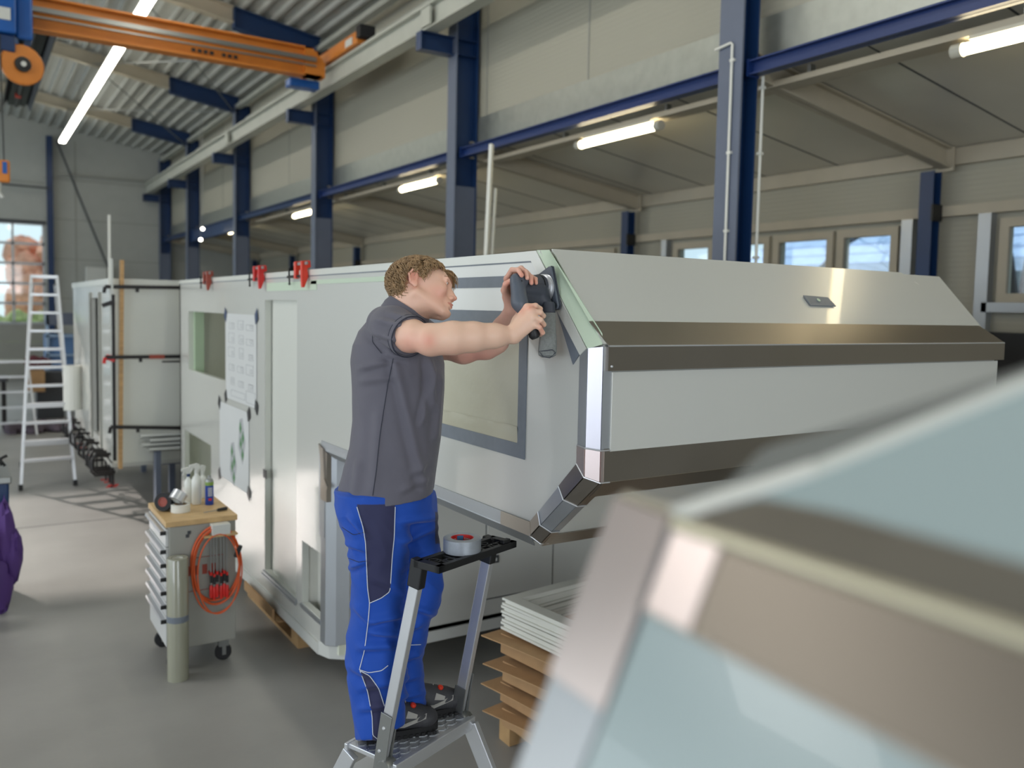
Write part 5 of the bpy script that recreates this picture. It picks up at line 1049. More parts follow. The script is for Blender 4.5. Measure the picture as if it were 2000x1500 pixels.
# ---- right arm, hand
def arm(spec_arm, fingers, palm, k=.012):
    a = SDF(.0020); pts, rs = spec_arm; a.chain([cm(*p) for p in pts], rs, .03)
    for p, q_, ra, rb in palm: a.cone(cm(*p), cm(*q_), ra, rb, .012)
    for fp, fr__ in fingers:
        P_ = [cm(*p) for p in fp]
        for i in range(len(P_)-1): a.cone(P_[i], P_[i+1], fr__[i], fr__[i+1], .0035 if i else .008)
    return a
A1 = arm(([(764, 646, 2.96), (800, 655, 2.86), (842, 664, 2.77), (885, 660, 2.77), (925, 658, 2.79), (965, 656, 2.81), (1000, 654, 2.83)], [.052, .052, .0475, .0495, .045, .036, .0275]),
    [([(1030, 599, 2.845), (1046, 597, 2.855), (1055, 603, 2.878), (1054, 609, 2.895)], [.0105, .0092, .0085, .0075]),
     ([(1039, 608, 2.83), (1055, 610, 2.84), (1061, 617, 2.862), (1058, 622, 2.885)], [.0110, .0096, .0088, .0078]),
     ([(1043, 621, 2.825), (1056, 625, 2.83), (1062, 634, 2.853), (1058, 638, 2.875)], [.0108, .0092, .0085, .0075]),
     ([(1044, 634, 2.828), (1054, 640, 2.83), (1060, 650, 2.845), (1056, 654, 2.865)], [.0100, .0083, .0076, .0068]),
     ([(1008, 628, 2.87), (1018, 606, 2.905), (1032, 597, 2.915)], [.015, .0115, .009])],
    [((1000, 653, 2.833), (1029, 600, 2.85), .024, .0120), ((1000, 653, 2.83), (1037, 609, 2.833), .024, .0130), ((1002, 656, 2.83), (1041, 622, 2.828), .022, .0130), ((1006, 658, 2.83), (1041, 636, 2.832), .020, .012), ((1012, 640, 2.85), (1020, 622, 2.862), .024, .022), ((1036, 605, 2.845), (1043, 632, 2.842), .0115, .0105), ((1000, 654, 2.84), (1010, 625, 2.875), .022, .016)])
v, f = A1.mesh(); v = smoothv(v, f, 1, .35); allv.append(v); allf.append(f)
px = proj_px(v); col = np.tile(linc((236, 196, 172)), (len(v), 1)); g2 = lambda c, r: np.exp(-(((px-np.array(c))/np.array(r))**2).sum(1))
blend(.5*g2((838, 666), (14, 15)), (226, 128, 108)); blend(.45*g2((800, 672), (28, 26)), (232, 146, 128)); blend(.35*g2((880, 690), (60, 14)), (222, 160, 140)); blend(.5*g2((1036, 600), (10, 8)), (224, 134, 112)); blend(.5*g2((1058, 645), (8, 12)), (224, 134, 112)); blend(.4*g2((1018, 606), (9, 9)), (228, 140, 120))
cols.append(col)
A2 = arm(([(806, 650, 3.28), (850, 672, 3.22), (905, 684, 3.17), (950, 678, 3.14), (970, 666, 3.12), (982, 642, 3.10), (1000, 604, 3.04)], [.07, .055, .046, .040, .040, .036, .0265]),
    [([(990, 543, 2.955), (1000, 527, 2.925), (1012, 527, 2.888), (1019, 538, 2.868)], [.0100, .0090, .0084, .0075]),
     ([(1001, 533, 2.985), (1018, 524, 2.945), (1027, 531, 2.900), (1030, 543, 2.878)], [.0105, .0094, .0086, .0076]),
     ([(1010, 540, 3.005), (1030, 534, 2.960), (1037, 541, 2.918), (1038, 553, 2.895)], [.0102, .0092, .0084, .0075]),
     ([(1016, 552, 3.02), (1039, 541, 2.975), (1046, 545, 2.940), (1047, 553, 2.918)], [.0095, .0082, .0075, .0068]),
     ([(992, 582, 3.0), (985, 567, 2.955), (988, 555, 2.918), (996, 549, 2.897)], [.016, .0125, .0105, .0088])],
    [((1000, 604, 3.035), (990, 545, 2.965), .022, .0120), ((1000, 604, 3.035), (1001, 536, 2.99), .024, .0125), ((1002, 604, 3.035), (1009, 542, 3.01), .022, .0125), ((1004, 604, 3.035), (1015, 554, 3.02), .020, .0115), ((1000, 600, 3.03), (990, 580, 2.995), .022, .017)])
v, f = A2.mesh(); v = smoothv(v, f, 1, .35); allv.append(v); allf.append(f); px = proj_px(v); col = np.tile(linc((230, 182, 162)), (len(v), 1))
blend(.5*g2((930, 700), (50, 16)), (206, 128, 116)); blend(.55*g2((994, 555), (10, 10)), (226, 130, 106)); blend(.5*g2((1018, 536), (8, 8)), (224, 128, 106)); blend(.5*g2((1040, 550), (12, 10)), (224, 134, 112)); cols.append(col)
# hidden trunk and legs inside the clothes
tr = SDF(.012); tr.cone(cm(775, 690, 3.07), cm(772, 800, 3.07), .10, .11, .03); tr.cone(cm(772, 800, 3.07), cm(755, 960, 3.07), .11, .11, .03); tr.chain([cm(738, 1000, 3.03), cm(738, 1200, 3.0), cm(742, 1400, 3.02)], [.07, .045, .035]); tr.chain([cm(800, 1000, 3.14), cm(812, 1180, 3.17), cm(798, 1360, 3.24)], [.05, .03, .025])
v, f = tr.mesh(); allv.append(v); allf.append(f); cols.append(np.tile(linc(SK), (len(v), 1)))
o_ = 0; fs = []
for a, b in zip(allv, allf): fs.append(b+o_); o_ += len(a)
body = tomesh('body', np.concatenate(allv), np.concatenate(fs), 'skin', wk, np.concatenate(cols))
for s_ in (-1, 1):
    ec = c2w(H(.0862, .032*s_, .0195)); d_ = Vector(RW@(HM@np.array([.97, -.02, -.22]))).normalized(); eo = MB().lathe([(.0117*math.sin(PI*i/14), -.0117*math.cos(PI*i/14)) for i in range(15)], ec, d_, 20).build('eye', 'eye_white', wk, smooth=True)
    MB().lathe([(.0058, .0103), (.0052, .0112), (.0, .0119)], ec, d_, 16).build('iris', 'iris', eo, smooth=True)
mat('brow', (150, 108, 82), .7); mat('nail', (236, 190, 172), .3)
drape(body, [(868, 539), (874, 540), (881, 546), (887, 553)], .0013, 'eyebrow', 'brow', wk, off=.0003)
# ---- hair
random.seed(11)
hc, hr = np.array([-.008, 0, .030]), np.array([.098, .080, .076])
hs = SDF(.0028)
def hairline(x, z):   # True where hair grows, local side view
    return None
hcuts = [lambda X, Y, Z: None]
hs.ell(HO+HM@hc, hr+.003, .01, HM); hs.ell(H(.040, 0, .036), (.066, .064, .058), .01, HM)
def lc(X, Y, Z):
    a, b, c = X-HO[0], Y-HO[1], Z-HO[2]; return [a*HM[0, i]+b*HM[1, i]+c*HM[2, i] for i in range(3)]
def cut_face(X, Y, Z):   # positive = removed
    x, y, z = lc(X, Y, Z); zl = np.interp(x, [-.12, -.05, -.042, -.012, -.004, .018, .024, .050, .075, .12], [-.062, -.058, .028, .036, .008, .010, .046, .066, .086, .10]); zl = np.where(np.abs(y) < .03, np.where(x > .03, np.maximum(zl, .088), zl), zl); return (zl-z)*.8
v, f = hs.mesh([cut_face]); v = smoothv(v, f, 2)
hl = (v-HO)@HM; nn = np.array([noise.noise(Vector(p*70)) for p in hl]); nd = outn(v, f); v = v+nd*(nn*.003)[:, None]
hair = tomesh('hair', v, f, 'hair', wk)
vs, fs2 = [], []
def tuft(p, d, L, curl, r, bend=(0, 0, 0)):
    """one curly lock in head space"""
    n = 9; q = np.array(p, float); d = np.array(d, float); d /= np.linalg.norm(d); out = (q-hc)/hr; out /= np.linalg.norm(out); sd_ = np.cross(d, out); ph = random.uniform(0, 6.28); pts = []; base = q.copy()
    for i in range(n):
        t = i/(n-1); pts.append(base+d*L*t+np.array(bend)*t*t+out*(.006+.010*math.sin(PI*min(1, t*1.1)))+curl*(sd_*math.cos(ph+t*9)+out*math.sin(ph+t*9))*t**.5)
        e = (base+d*L*t-hc)/hr; 
        if np.linalg.norm(e) < 1: pass
    b = MB(); b.tube([tuple(c2w(H(*x))) for x in pts], [r*.7, r, r, r, r*.95, r*.85, r*.7, r*.5, r*.2], 5); o = len(vs); vs.extend(b.v); fs2.extend([tuple(o+i for i in g__) for g__ in b.f])
cnt = 0
while cnt < 2300:
    th = random.uniform(0, 2*PI); zz = random.uniform(-.95, 1); rr = math.sqrt(max(0, 1-zz*zz)); e = np.array([rr*math.cos(th), rr*math.sin(th), zz]); p = hc+hr*e*1.0; x, y, z = p
    zl = np.interp(x, [-.12, -.05, -.042, -.012, -.004, .018, .024, .050, .075, .12], [-.066, -.060, .034, .040, .012, .016, .050, .070, .088, .10])
    if z < zl: continue
    if y < 0 and math.hypot(x+.018, z-.004) < .025: continue
    if y > .055 and random.random() < .7: continue
    back = x < -.035 and z < .055
    if back: d = np.array([random.uniform(-.6, .3), random.uniform(-.5, .5), -1.]); L, cu, r = random.uniform(.022, .042), random.uniform(.005, .0085), random.uniform(.0011, .0020)
    elif x < .0 and z < .075: d = np.array([-.7, 0, -.45]); L, cu, r = random.uniform(.018, .03), random.uniform(.002, .004), random.uniform(.0012, .0020)
    elif z > .07: d = np.array([.85, random.uniform(-.6, .25), .0]); L, cu, r = random.uniform(.025, .045), random.uniform(.002, .004), random.uniform(.0012, .0020)
    else: d = np.array([.35, -.1, -.75]); L, cu, r = random.uniform(.02, .032), random.uniform(.002, .004), random.uniform(.0012, .0020)
    out = e/hr; out /= np.linalg.norm(out); d = d-out*np.dot(d, out)*.9
    if x > .045 and z > .05: d = np.array([.35, random.uniform(.2, .9), -.25]); L = random.uniform(.02, .036)
    tuft(p, d, L, cu, r); cnt += 1
for k in range(170): tuft((.060+random.uniform(-.02, .015), random.uniform(.0, .055), .088+random.uniform(-.012, .004)), (1., .15, .10), random.uniform(.045, .068), random.uniform(.002, .004), random.uniform(.0012, .002), (-.008, 0, -.038+random.uniform(-.012, .008)))
for k in range(70):     # fringe on the far side of the forehead
    tuft((.076+random.uniform(-.012, .008), random.uniform(.012, .05), .080+random.uniform(-.02, .004)), (.50, .25, -.85), random.uniform(.025, .045), .003, .0016)
m_ = MB(); m_.v = vs; m_.f = fs2; m_.build('hair_locks', 'hair', hair, smooth=True)
for s_ in (-1, 1):
    b = MB(); pts = [(.1105, .010*s_, .036), (.1085, .022*s_, .0405), (.1030, .036*s_, .0430), (.089, .051*s_, .038)]
    b.tube([tuple(c2w(H(*p))) for p in pts], [.0016, .0024, .0022, .0008], 6); b.build('eyebrow', 'brow', wk, smooth=True)
    b = MB(); b.tube([tuple(c2w(H(*p))) for p in ((.0990, .021*s_, .0235), (.1000, .031*s_, .0255), (.0945, .044*s_, .0225))], [.0006, .0010, .0006], 5); b.build('eyelash', 'brow', wk, smooth=True)
# ---- table-driven cloth shapes
def tabfun(tab, zcut=None, ex=2.0):
    T = []
    for v_, xl, xr, d_, dh in tab:
        a0 = (xl+xr)/2; c0 = cm(a0, v_, d_); ra = (xr-xl)/2/F*d_; T.append((c0[1], c0[0], ra, d_, dh))
    T.sort(); T = np.array(T)
    def fn(X, Y, Z):
        sh = np.broadcast_shapes(X.shape, Y.shape, Z.shape); y = Y
        a = np.interp(y, T[:, 0], T[:, 1]); ra = np.interp(y, T[:, 0], T[:, 2]); d_ = np.interp(y, T[:, 0], T[:, 3]); dh = np.interp(y, T[:, 0], T[:, 4])
        q = ((np.abs((X-a)/ra))**ex+(np.abs((Z-d_)/dh))**ex)**(1/ex); m = np.minimum(ra, dh); return np.maximum((q-1)*m, np.maximum(y-T[-1, 0], T[0, 0]-y))+0*X
    lo = [min(T[:, 1]-T[:, 2]), T[0, 0], min(T[:, 3]-T[:, 4])]; hi = [max(T[:, 1]+T[:, 2]), T[-1, 0], max(T[:, 3]+T[:, 4])]
    return fn, lo, hi
s1_ = SDF(.0040)
s1_.fun(*tabfun([(610, 752, 812, 3.03, .06), (618, 736, 828, 3.05, .11), (630, 716, 838, 3.07, .155), (648, 702, 848, 3.08, .18), (675, 690, 860, 3.08, .195), (710, 687, 868, 3.08, .20), (760, 690, 868, 3.08, .19), (820, 690, 864, 3.08, .185), (870, 684, 859, 3.08, .185), (920, 671, 852, 3.08, .185), (965, 659, 846, 3.08, .19), (1010, 652, 842, 3.08, .195)], ex=2.15), .03)
s1_.cone(cm(757, 628, 3.0), cm(768, 642, 2.96), .055, .070, .03)
sv = SDF(.0034); sv.cone(cm(752, 634, 2.98), cm(768, 642, 2.94), .066, .074, .03); sv.cone(cm(768, 642, 2.94), cm(815, 664, 2.83), .076, .064, .025)
s1_.cone(cm(776, 622, 3.02), cm(800, 640, 3.05), .058, .07, .03); s1_.cone(cm(800, 640, 3.24), cm(850, 670, 3.22), .07, .062, .03)
sa, sb = cm(768, 640, 2.93), cm(842, 664, 2.77); sn = (sb-sa)/np.linalg.norm(sb-sa); sn = sn+np.array([-.05, -.12, 0]); sn /= np.linalg.norm(sn); sp = cm(801, 658, 2.86)
na, nb_ = H(-.03, 0, -.05), NB
def cut_sleeve(X, Y, Z):
    d = (X-sp[0])*sn[0]+(Y-sp[1])*sn[1]+(Z-sp[2])*sn[2]; near = 2.93-Z+(Y-cm(0, 700, 2.9)[1])*.0
    r2 = np.sqrt(np.maximum(((X-sp[0])**2+(Y-sp[1])**2+(Z-sp[2])**2)-d**2, 0)); return d
def cut_hem(X, Y, Z): return (1.585+.10*(X+.45))-wz(X, Y, Z)
def cut_slit(X, Y, Z):
    p = cm(727, 993, 2.88); w__ = np.minimum(.35*(-(Y-p[1])+.030), .009); return np.where(Z < 3.0, np.minimum(w__-np.abs(X-p[0])-.0, .01)*1., -1)
v, f = sv.mesh([cut_sleeve]); v = smoothv(v, f, 2); N_ = outn(v, f); px = proj_px(v); D = np.zeros(len(v)); slv = (v, f)
v, f = s1_.mesh([cut_hem, cut_slit])
v = smoothv(v, f, 3); N_ = outn(v, f); px = proj_px(v)
def fold(px_, p0_, p1_, wd, amp):   # a soft crease running between two picture points
    p0_, p1_ = np.array(p0_, float), np.array(p1_, float); d = p1_-p0_; L_ = np.linalg.norm(d); d /= L_; r_ = px_-p0_; t = r_@d; s_ = r_@np.array([-d[1], d[0]]); fade = np.clip(np.minimum(t+8, L_-t+8)/20, 0, 1); return 1.6*amp*fade*(np.exp(-(s_/wd)**2)-.6*np.exp(-((s_-wd*1.6)/wd)**2))
front = (v[:, 2] < 3.12)
D = np.zeros(len(v))
for a, b, wd, am in (((770, 700), (830, 960), 9, .007), ((838, 700), (846, 800), 7, .010), ((846, 720), (822, 830), 6, .006), ((720, 640), (770, 690), 8, .006), ((700, 720), (760, 705), 7, .005), ((700, 745), (770, 735), 8, .004), ((860, 730), (850, 860), 6, .006), ((700, 900), (690, 970), 9, .006), ((800, 930), (835, 900), 8, .005), ((780, 960), (840, 930), 8, .005), ((740, 800), (730, 960), 11, .004), ((735, 625), (790, 650), 6, .004), ((730, 650), (775, 675), 6, .004), ((745, 690), (795, 700), 6, .006)): D += fold(px, a, b, wd, am)
D += np.array([.003*noise.noise(Vector((p[0]*9, p[1]*5, p[2]*9)))-.004*abs(noise.noise(Vector((p[0]*14+p[1]*6, p[1]*5, p[2]*8+9)))) for p in v])
v = v+N_*(D*front)[:, None]
shirt = tomesh('polo_shirt', v, f, 'shirt', wk)
# sleeve rim, collar
v, f = slv; N_ = outn(v, f); px = proj_px(v); D = np.zeros(len(v))
for a, b, wd, am in (((735, 625), (800, 640), 6, .005), ((730, 650), (785, 668), 6, .005), ((748, 668), (790, 690), 5, .004), ((760, 612), (815, 628), 5, .004)): D += fold(px, a, b, wd, am)
sleeve = tomesh('sleeve', v+N_*D[:, None], f, 'shirt', shirt)
def rim(c, n_, r, rad, name, m, ell_=1., ph=0):
    n_ = np.array(n_)/np.linalg.norm(n_); u = np.cross(n_, [0, 1., 0]); u /= np.linalg.norm(u); w__ = np.cross(n_, u); return MB().tube([tuple(c2w(c+r*(u*math.cos(t)*ell_+w__*math.sin(t)))) for t in [k*2*PI/40 for k in range(40)]], rad, 6, closed=True).build(name, m, wk, smooth=True)
dg = bpy.context.evaluated_depsgraph_get(); dg.update(); bvs = BVHTree.FromObject(sleeve, dg)
def snap(c, nrm, rmax, name, m, rad, off, parent, seg=44):
    n_ = np.array(nrm)/np.linalg.norm(nrm); u = np.cross(n_, [0, 1., 0]); u /= np.linalg.norm(u); w__ = np.cross(n_, u); W = wm(sleeve); Wi = W.inverted(); out = []
    for k in range(seg):
        t = k*2*PI/seg; d = u*math.cos(t)+w__*math.sin(t); o0 = c+d*rmax; a, b = Vector(c2w(o0)), Vector(c2w(c)); dd = (b-a).normalized(); hh = bvs.ray_cast(Wi@a, Wi.to_3x3()@dd, rmax)
        if hh[0] is not None: out.append(W@hh[0]-dd*off)
    for _ in range(6): out = [(out[i-1]+out[i]*2+out[(i+1) % len(out)])/4 for i in range(len(out))]
    if len(out) > 8: return MB().tube(out, rad, 6, closed=True).build(name, m, parent, smooth=True)
def cuffring(c, nrm, grow):
    n_ = np.array(nrm)/np.linalg.norm(nrm); u = np.cross(n_, [0, 1., 0]); u /= np.linalg.norm(u); w__ = np.cross(n_, u); out = []
    for k in range(48):
        d = u*math.cos(k*2*PI/48)+w__*math.sin(k*2*PI/48); lo_, hi_ = .03, .12
        for _ in range(22):
            m = (lo_+hi_)/2; q = c+d*m; val = min(float(p[0](q[0], q[1], q[2])) for p in sv.p)
            if val < 0: lo_ = m
            else: hi_ = m
        out.append(tuple(c2w(c+d*(lo_+grow))))
    return out
def cuff(c, nrm, name, rad, grow): return MB().tube(cuffring(c, nrm, grow), rad, 6, closed=True).build(name, 'shirt_edge', shirt, smooth=True)
c0_ = cuff(sp-sn*.000, sn, 'sleeve_edge', .0026, .0045); c1_ = cuff(sp-sn*.020, sn, 'sleeve_seam', .0010, .0050)
def cuffpts(c, grow): return cuffring(c, sn, grow)
loft([cuffring(sp-sn*.024, sn, .0005), cuffring(sp-sn*.019, sn, .0048), cuffring(sp+sn*.001, sn, .0045), cuffring(sp+sn*.001, sn, .001), cuffring(sp-sn*.018, sn, -.002)], 'sleeve_cuff', 'shirt', shirt, cap=False)
# collar: a standing band that follows the neck
def ringc(c, nrm, ru, rw_, n=36):
    n_ = np.array(nrm)/np.linalg.norm(nrm); u = np.cross(n_, [0, 0, 1.]); u /= np.linalg.norm(u); w__ = np.cross(n_, u); return [tuple(c2w(c+ru*u*math.cos(t)+rw_*w__*math.sin(t))) for t in [k*2*PI/n for k in range(n)]]
nq = np.array([.53, .85, 0]); cc_ = cm(797, 606, 3.0)
loft([ringc(cc_-nq*.036, nq, .088, .094), ringc(cc_-nq*.012, nq, .088, .080), ringc(cc_+nq*.012, nq, .080, .070), ringc(cc_+nq*.012, nq, .0765, .0665), ringc(cc_-nq*.036, nq, .090, .088)], 'collar', 'shirt', shirt, cap=False)
drape(shirt, [(768, 700), (756, 760), (742, 850), (735, 920), (728, 968)], .0011, 'side_seam', 'shirt_edge', shirt); drape(shirt, [(742, 614), (728, 640), (727, 668), (745, 690)], .0010, 'armhole_seam', 'shirt_edge', shirt)
# ---- trousers
BL_, NV_ = linc((8, 72, 172)), linc((42, 44, 80))
t1 = SDF(.0042)
t1.fun(*tabfun([(962, 657, 812, 3.03, .14), (1000, 660, 800, 3.01, .125), (1050, 676, 800, 3.0, .115), (1100, 684, 797, 3.01, .105), (1150, 687, 792, 3.02, .098), (1200, 684, 788, 3.03, .092), (1240, 678, 792, 3.035, .088), (1290, 675, 796, 3.04, .086), (1340, 680, 795, 3.05, .084), (1390, 690, 792, 3.05, .083), (1425, 695, 789, 3.05, .083), (1446, 697, 786, 3.05, .083)], ex=2.2), .03)
t1.fun(*tabfun([(962, 720, 848, 3.13, .13), (1000, 750, 853, 3.15, .12), (1050, 765, 857, 3.16, .11), (1100, 775, 863, 3.16, .105), (1150, 780, 865, 3.15, .10), (1185, 778, 858, 3.15, .10), (1225, 765, 838, 3.17, .095), (1280, 762, 826, 3.2, .09), (1330, 765, 826, 3.22, .085), (1370, 770, 832, 3.23, .085), (1392, 772, 834, 3.23, .085)], ex=2.2), .012)
t1.fun(*tabfun([(955, 662, 840, 3.08, .17), (985, 663, 842, 3.08, .165), (1010, 668, 846, 3.08, .15)], ex=2.3), .04)
def hemcut(X, Y, Z):
    u = PP[0]+F*X/Z; w_ = PP[1]-F*Y/Z; hn = np.interp(u, [690, 738, 800], [1444, 1446, 1408]); hf = np.interp(u, [760, 800, 840], [1400, 1392, 1374]); return np.where(Z < 3.135, w_-hn, w_-hf)*.0018
v, f = t1.mesh([hemcut]); v = smoothv(v, f, 3); N_ = outn(v, f); px = proj_px(v); D = np.zeros(len(v))
for a, b, wd, am in (((680, 1010), (720, 1050), 6, .008), ((676, 1060), (712, 1075), 6, .008), ((682, 1110), (715, 1095), 6, .008), ((780, 1020), (850, 1010), 7, .006), ((785, 1060), (850, 1030), 7, .008), ((790, 1110), (855, 1075), 7, .007), ((690, 1180), (720, 1210), 7, .006), ((720, 1215), (790, 1200), 7, .009), ((722, 1235), (795, 1240), 7, .008), ((700, 1265), (770, 1262), 8, .007), ((790, 1180), (850, 1200), 7, .008), ((780, 1240), (825, 1215), 7, .008), ((684, 1300), (720, 1320), 8, .006), ((700, 1345), (780, 1330), 9, .006), ((700, 1385), (780, 1375), 8, .006), ((775, 1290), (825, 1275), 7, .007), ((775, 1330), (822, 1318), 7, .006), ((775, 1362), (830, 1352), 7, .006), ((730, 1130), (800, 1160), 8, .004)): D += fold(px, a, b, wd, am)
D += np.array([.004*noise.noise(Vector((p[0]*16, p[1]*12, p[2]*16)))-.009*abs(noise.noise(Vector((p[0]*9, p[1]*13+p[0]*12, p[2]*9+4)))) for p in v])+.002
v = v+N_*D[:, None]; px = proj_px(v); col = np.tile(BL_, (len(v), 1)); near = (v[:, 2] < 3.06) & (N_[:, 2] < .25)
P1_ = [(697, 985), (772, 985), (770, 1050), (766, 1090), (762, 1155), (745, 1168), (722, 1178), (718, 1150), (714, 1060), (709, 1030)]; P2_ = [(703, 1310), (722, 1318), (740, 1345), (753, 1385), (756, 1446), (728, 1446), (727, 1400), (718, 1350)]
col[inpoly(px, P1_) & near] = NV_; col[inpoly(px, P2_) & near] = NV_; col[(px[:, 0] > 850) & (px[:, 1] < 1062) & (px[:, 1] > 1000)] = NV_
trs = tomesh('work_trousers', v, f, 'trousers', wk, col)
for pts in ([(697, 990), (709, 1030), (714, 1060), (718, 1150), (722, 1178), (719, 1215), (712, 1270), (702, 1308)], [(772, 990), (770, 1050), (766, 1090), (762, 1155), (745, 1168), (722, 1178)], [(702, 1308), (720, 1314), (745, 1310), (758, 1300)], [(703, 1310), (722, 1320), (740, 1345), (753, 1385), (757, 1415)], [(703, 1310), (718, 1350), (727, 1400), (728, 1436), (738, 1444)], [(798, 1260), (822, 1259)]):
    drape(trs, pts, .0016, 'piping', 'piping', trs)
drape(trs, [(680, 1090), (700, 1098), (714, 1096)], .0010, 'pocket_seam', 'shirt_edge', trs); drape(trs, [(668, 1030), (690, 1045), (710, 1040)], .0010, 'pocket_seam', 'shirt_edge', trs)
# ---- shoes
def shoe(heel, toe, name, side):
    hz = Vector(heel); tz = Vector(toe); d = (tz-hz); L_ = .295; d.z = 0; d.normalize(); l_ = Vector((-d.y, d.x, 0)); Mx = Matrix(((d.x, l_.x, 0, hz.x), (d.y, l_.y, 0, hz.y), (0, 0, 1, .7012), (0, 0, 0, 1)))
    q = SDF(.0032)
    q.ell((.235, 0, .045), (.062, .046, .040), .02).ell((.17, 0, .052), (.075, .044, .046), .02).ell((.055, 0, .055), (.056, .040, .050), .02).cone((.06, 0, .06), (.065, 0, .125), .043, .040, .02).cone((.10, 0, .10), (.215, 0, .064), .036, .033, .02)
    v, f = q.mesh([lambda X, Y, Z: .020-Z+0*X+0*Y, lambda X, Y, Z: Z-.135+0*X+0*Y]); v = smoothv(v, f, 2)
    vw = np.array([Mx@Vector(p) for p in v]); vc = (vw-np.array([0, 0, EYE]))@RW; up = tomesh('shoe', vc, f, 'shoe_black', wk)
    n = 40; out = []
    for k in range(n):
        t = 2*PI*k/n; x = .147+.150*math.cos(t); wd = .050*(1 if x > .15 else .80+.2*x/.15); y = wd*math.copysign(abs(math.sin(t))**.8, math.sin(t)); out.append((x, y))
    b = MB(); vs = [Mx@Vector((x*1, y, z)) for z in (0, .012, .030) for x, y in out]; vs = [tuple(p) for p in vs]
    b.add(vs, [(i*n+k, i*n+(k+1) % n, (i+1)*n+(k+1) % n, (i+1)*n+k) for i in range(2) for k in range(n)]+[tuple(range(n))[::-1], tuple(range(2*n, 3*n))]).build('sole', 'sole', up, bevel=.002)
    lg = MB()
    for k in range(12): lg.box((.02+k*.0225, -.0515*side-.001, -.0), (.032+k*.0225, -.0515*side+.003, .012), Mx)
    lg.build('sole_lug', 'sole', up)
    bv = BVHTree.FromObject(up, (bpy.context.evaluated_depsgraph_get().update() or bpy.context.evaluated_depsgraph_get())) if 0 else None
    me = up.data; bm_ = bmesh.new(); bm_.from_mesh(me); bv = BVHTree.FromBMesh(bm_); bm_.free()
    def on(x, z, y0=-.12):   # side surface point
        a = Mx@Vector((x, y0, z)); dd = (Mx.to_3x3()@Vector((0, 1, 0))); hh = bv.ray_cast(a, dd); return (hh[0]-dd*.001) if hh[0] is not None else Mx@Vector((x, -.045, z))
    def patch(pts, name, m):
        c_ = [on(x, z) for x, z in pts]; MB().add([tuple(p) for p in c_]+[tuple(p+(Mx.to_3x3()@Vector((0, -.0015, 0)))) for p in c_], [tuple(range(len(c_))), tuple(range(len(c_), 2*len(c_)))]+[(i, (i+1) % len(c_), len(c_)+(i+1) % len(c_), len(c_)+i) for i in range(len(c_))]).build(name, m, up)
    for a, b_ in (((.10, .034), (.16, .038)), ((.16, .038), (.20, .050)), ((.20, .050), (.24, .060))): patch([a, b_, (b_[0]+.006, b_[1]+.015), (a[0]+.006, a[1]+.017)], 'reflective_stripe', 'shoe_grey')
    patch([(.165, .072), (.205, .066), (.21, .078), (.175, .094)], 'tongue_panel', 'shoe_grey')
    a = Mx@Vector((.198, -.014, .103)); MB().lathe([(0, -.01), (.011, -.01), (.0115, .004), (.009, .007), (0, .008)], a, Mx.to_3x3()@Vector((.3, -.3, 1)), 14).build('lace_dial', 'red_orange', up, smooth=True)
    lc_ = MB()
    for k in range(4): x = .165+k*.020; lc_.tube([tuple(Mx@Vector((x, -.03, .088-k*.007))), tuple(Mx@Vector((x+.008, 0, .118-k*.009))), tuple(Mx@Vector((x, .03, .088-k*.007)))], .0016, 5)
    lc_.build('lace', 'shoe_grey', up)
shoe(atZ(700, 1444, .7), atZ(860, 1419, .7), 'near', 1); shoe(atZ(760, 1408, .7), atZ(890, 1385, .7), 'far', 1)
# ================================================================ FOREGROUND CAMPER CORNER (close to the camera, out of focus)
fg = thing('camper_body', 'blurred second camper corner with steel bands close in the foreground', 'camper', atZ(1330, 1030, 2.13))
zf = 2.128
Pa, Pb = atZ(1326, 1026, zf), atZ(2000, 1248, zf); fd = (Pb-Pa)/np.linalg.norm(Pb-Pa); nh = np.array([-fd[1], fd[0], 0.])
if np.dot(nh, -Pa[:2].tolist()+[0] if False else np.array([-Pa[0], -Pa[1], 0.])) < 0: nh = -nh     # horizontally out, towards the camera
upz = np.array([0, 0, 1.])
def onplane(u, v, p0, n_): r_ = ray(u, v); o_ = p0-np.array([0, 0, EYE]); return r_*np.dot(n_, o_)/np.dot(n_, r_)+np.array([0, 0, EYE])
sT = -nh*math.cos(math.radians(42))+upz*math.sin(math.radians(42)); nT = np.cross(fd, sT); nT = nT if nT[2] > 0 else -nT
best = None
for ang in np.radians(np.arange(-20, 85, .5)):
    dn = nh*math.sin(ang)-upz*math.cos(ang); q = Pa+dn*.06; c_ = (q-np.array([0, 0, EYE]))@R; u_, v_ = PP[0]+F*c_[0]/c_[2], PP[1]+F*c_[1]/c_[2]
    e_ = abs((u_-1326)/(v_-1026)+.40) if v_ > 1027 and c_[2] > 0 else 9
    if best is None or e_ < best[0]: best = (e_, dn)
dn = best[1]; nF = np.cross(fd, dn); nF = nF if np.dot(nF, nh) > 0 else -nF
def poly(pts, p0, n_, name, m, lift=0., t=.012):
    P_ = [onplane(u, v, p0, n_)+n_*lift for u, v in pts]; return MB().ext([tuple(p) for p in P_], tuple(-n_*t)).build(name, m, fg, bevel=.001)
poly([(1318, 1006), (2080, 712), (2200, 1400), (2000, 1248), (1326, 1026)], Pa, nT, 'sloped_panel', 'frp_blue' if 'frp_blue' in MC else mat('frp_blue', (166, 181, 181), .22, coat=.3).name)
poly([(1395, 1002), (1490, 978), (1640, 1008), (2000, 1108), (2200, 1170), (2200, 1320), (2000, 1248), (1330, 1027)], Pa, nT, 'folded_steel_band', 'steel', .003, .004)
poly([(1316, 1004), (1308, 996), (1592, 904), (1594, 930), (1352, 1012)], Pa, nT, 'edge_profile', 'off_white', .003, .004)
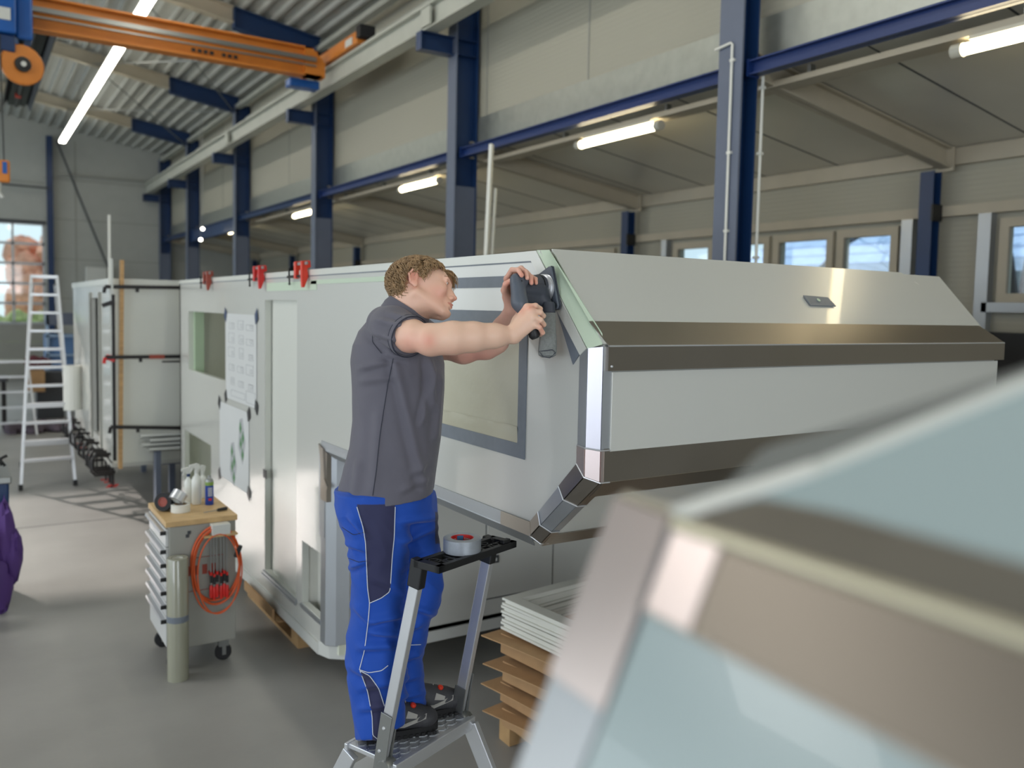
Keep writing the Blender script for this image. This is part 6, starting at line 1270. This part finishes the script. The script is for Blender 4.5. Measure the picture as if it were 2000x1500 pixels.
poly([(1592, 904), (2080, 706), (2080, 730), (1594, 930)], Pa, nT, 'edge_profile', 'frp_edge', .002, .003)
low1, low2 = (1264, 1192), (1850, 1506)
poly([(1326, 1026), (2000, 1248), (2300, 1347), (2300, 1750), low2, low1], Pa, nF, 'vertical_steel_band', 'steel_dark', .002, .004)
poly([(1326, 1026), (1420, 1057), (1350, 1238), low1], Pa, nF, 'steel_corner', 'steel_pink', .004, .003)
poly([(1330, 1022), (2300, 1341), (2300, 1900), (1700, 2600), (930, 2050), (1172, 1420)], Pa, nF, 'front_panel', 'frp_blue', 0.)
bd = [onplane(u, v, Pa, nF)+nF*.003 for u, v in ((1326, 1027), (1700, 1149), (2300, 1347))]; MB().tube([tuple(p) for p in bd], .0055, 10).build('bend_highlight', mat('highlight_warm', (196, 190, 166), .35, .6), fg, smooth=True)  # warm pale tube added as the highlight along the fold
bq = [onplane(u, v, Pa, nF)+nF*.003 for u, v in (low1, low2, (2300, 1747))]; MB().tube([tuple(p) for p in bq], .0012, 8).build('band_edge', 'steel', fg, smooth=True)
Pc = atZ(1206, 972, zf+.0); ed = Pc-Pa; nC = np.cross(ed, dn); nC = nC/np.linalg.norm(nC); nC = nC if np.dot(nC, -Pa+np.array([0, 0, EYE])) > 0 else -nC
poly([(1312, 1012), (1204, 972), (1076, 1318), (1180, 1392)], Pa, nC, 'steel_corner', 'steel_pink', .003, .004)
poly([(1316, 1014), (1204, 974), (1000, 1520), (800, 2050), (900, 2100), (1168, 1412)], Pa, nC, 'corner_profile', 'alu_dull', 0., .006)
Pe = onplane(2080, 712, Pa, nT); nE = np.cross(Pe-Pa, Pc-Pa); nE = nE/np.linalg.norm(nE); nE = nE if nE[2] > 0 else -nE
poly([(1312, 1008), (1206, 970), (1222, 958), (1330, 990)], Pa, nE, 'post_cap', 'beige_steel', 0., .006)
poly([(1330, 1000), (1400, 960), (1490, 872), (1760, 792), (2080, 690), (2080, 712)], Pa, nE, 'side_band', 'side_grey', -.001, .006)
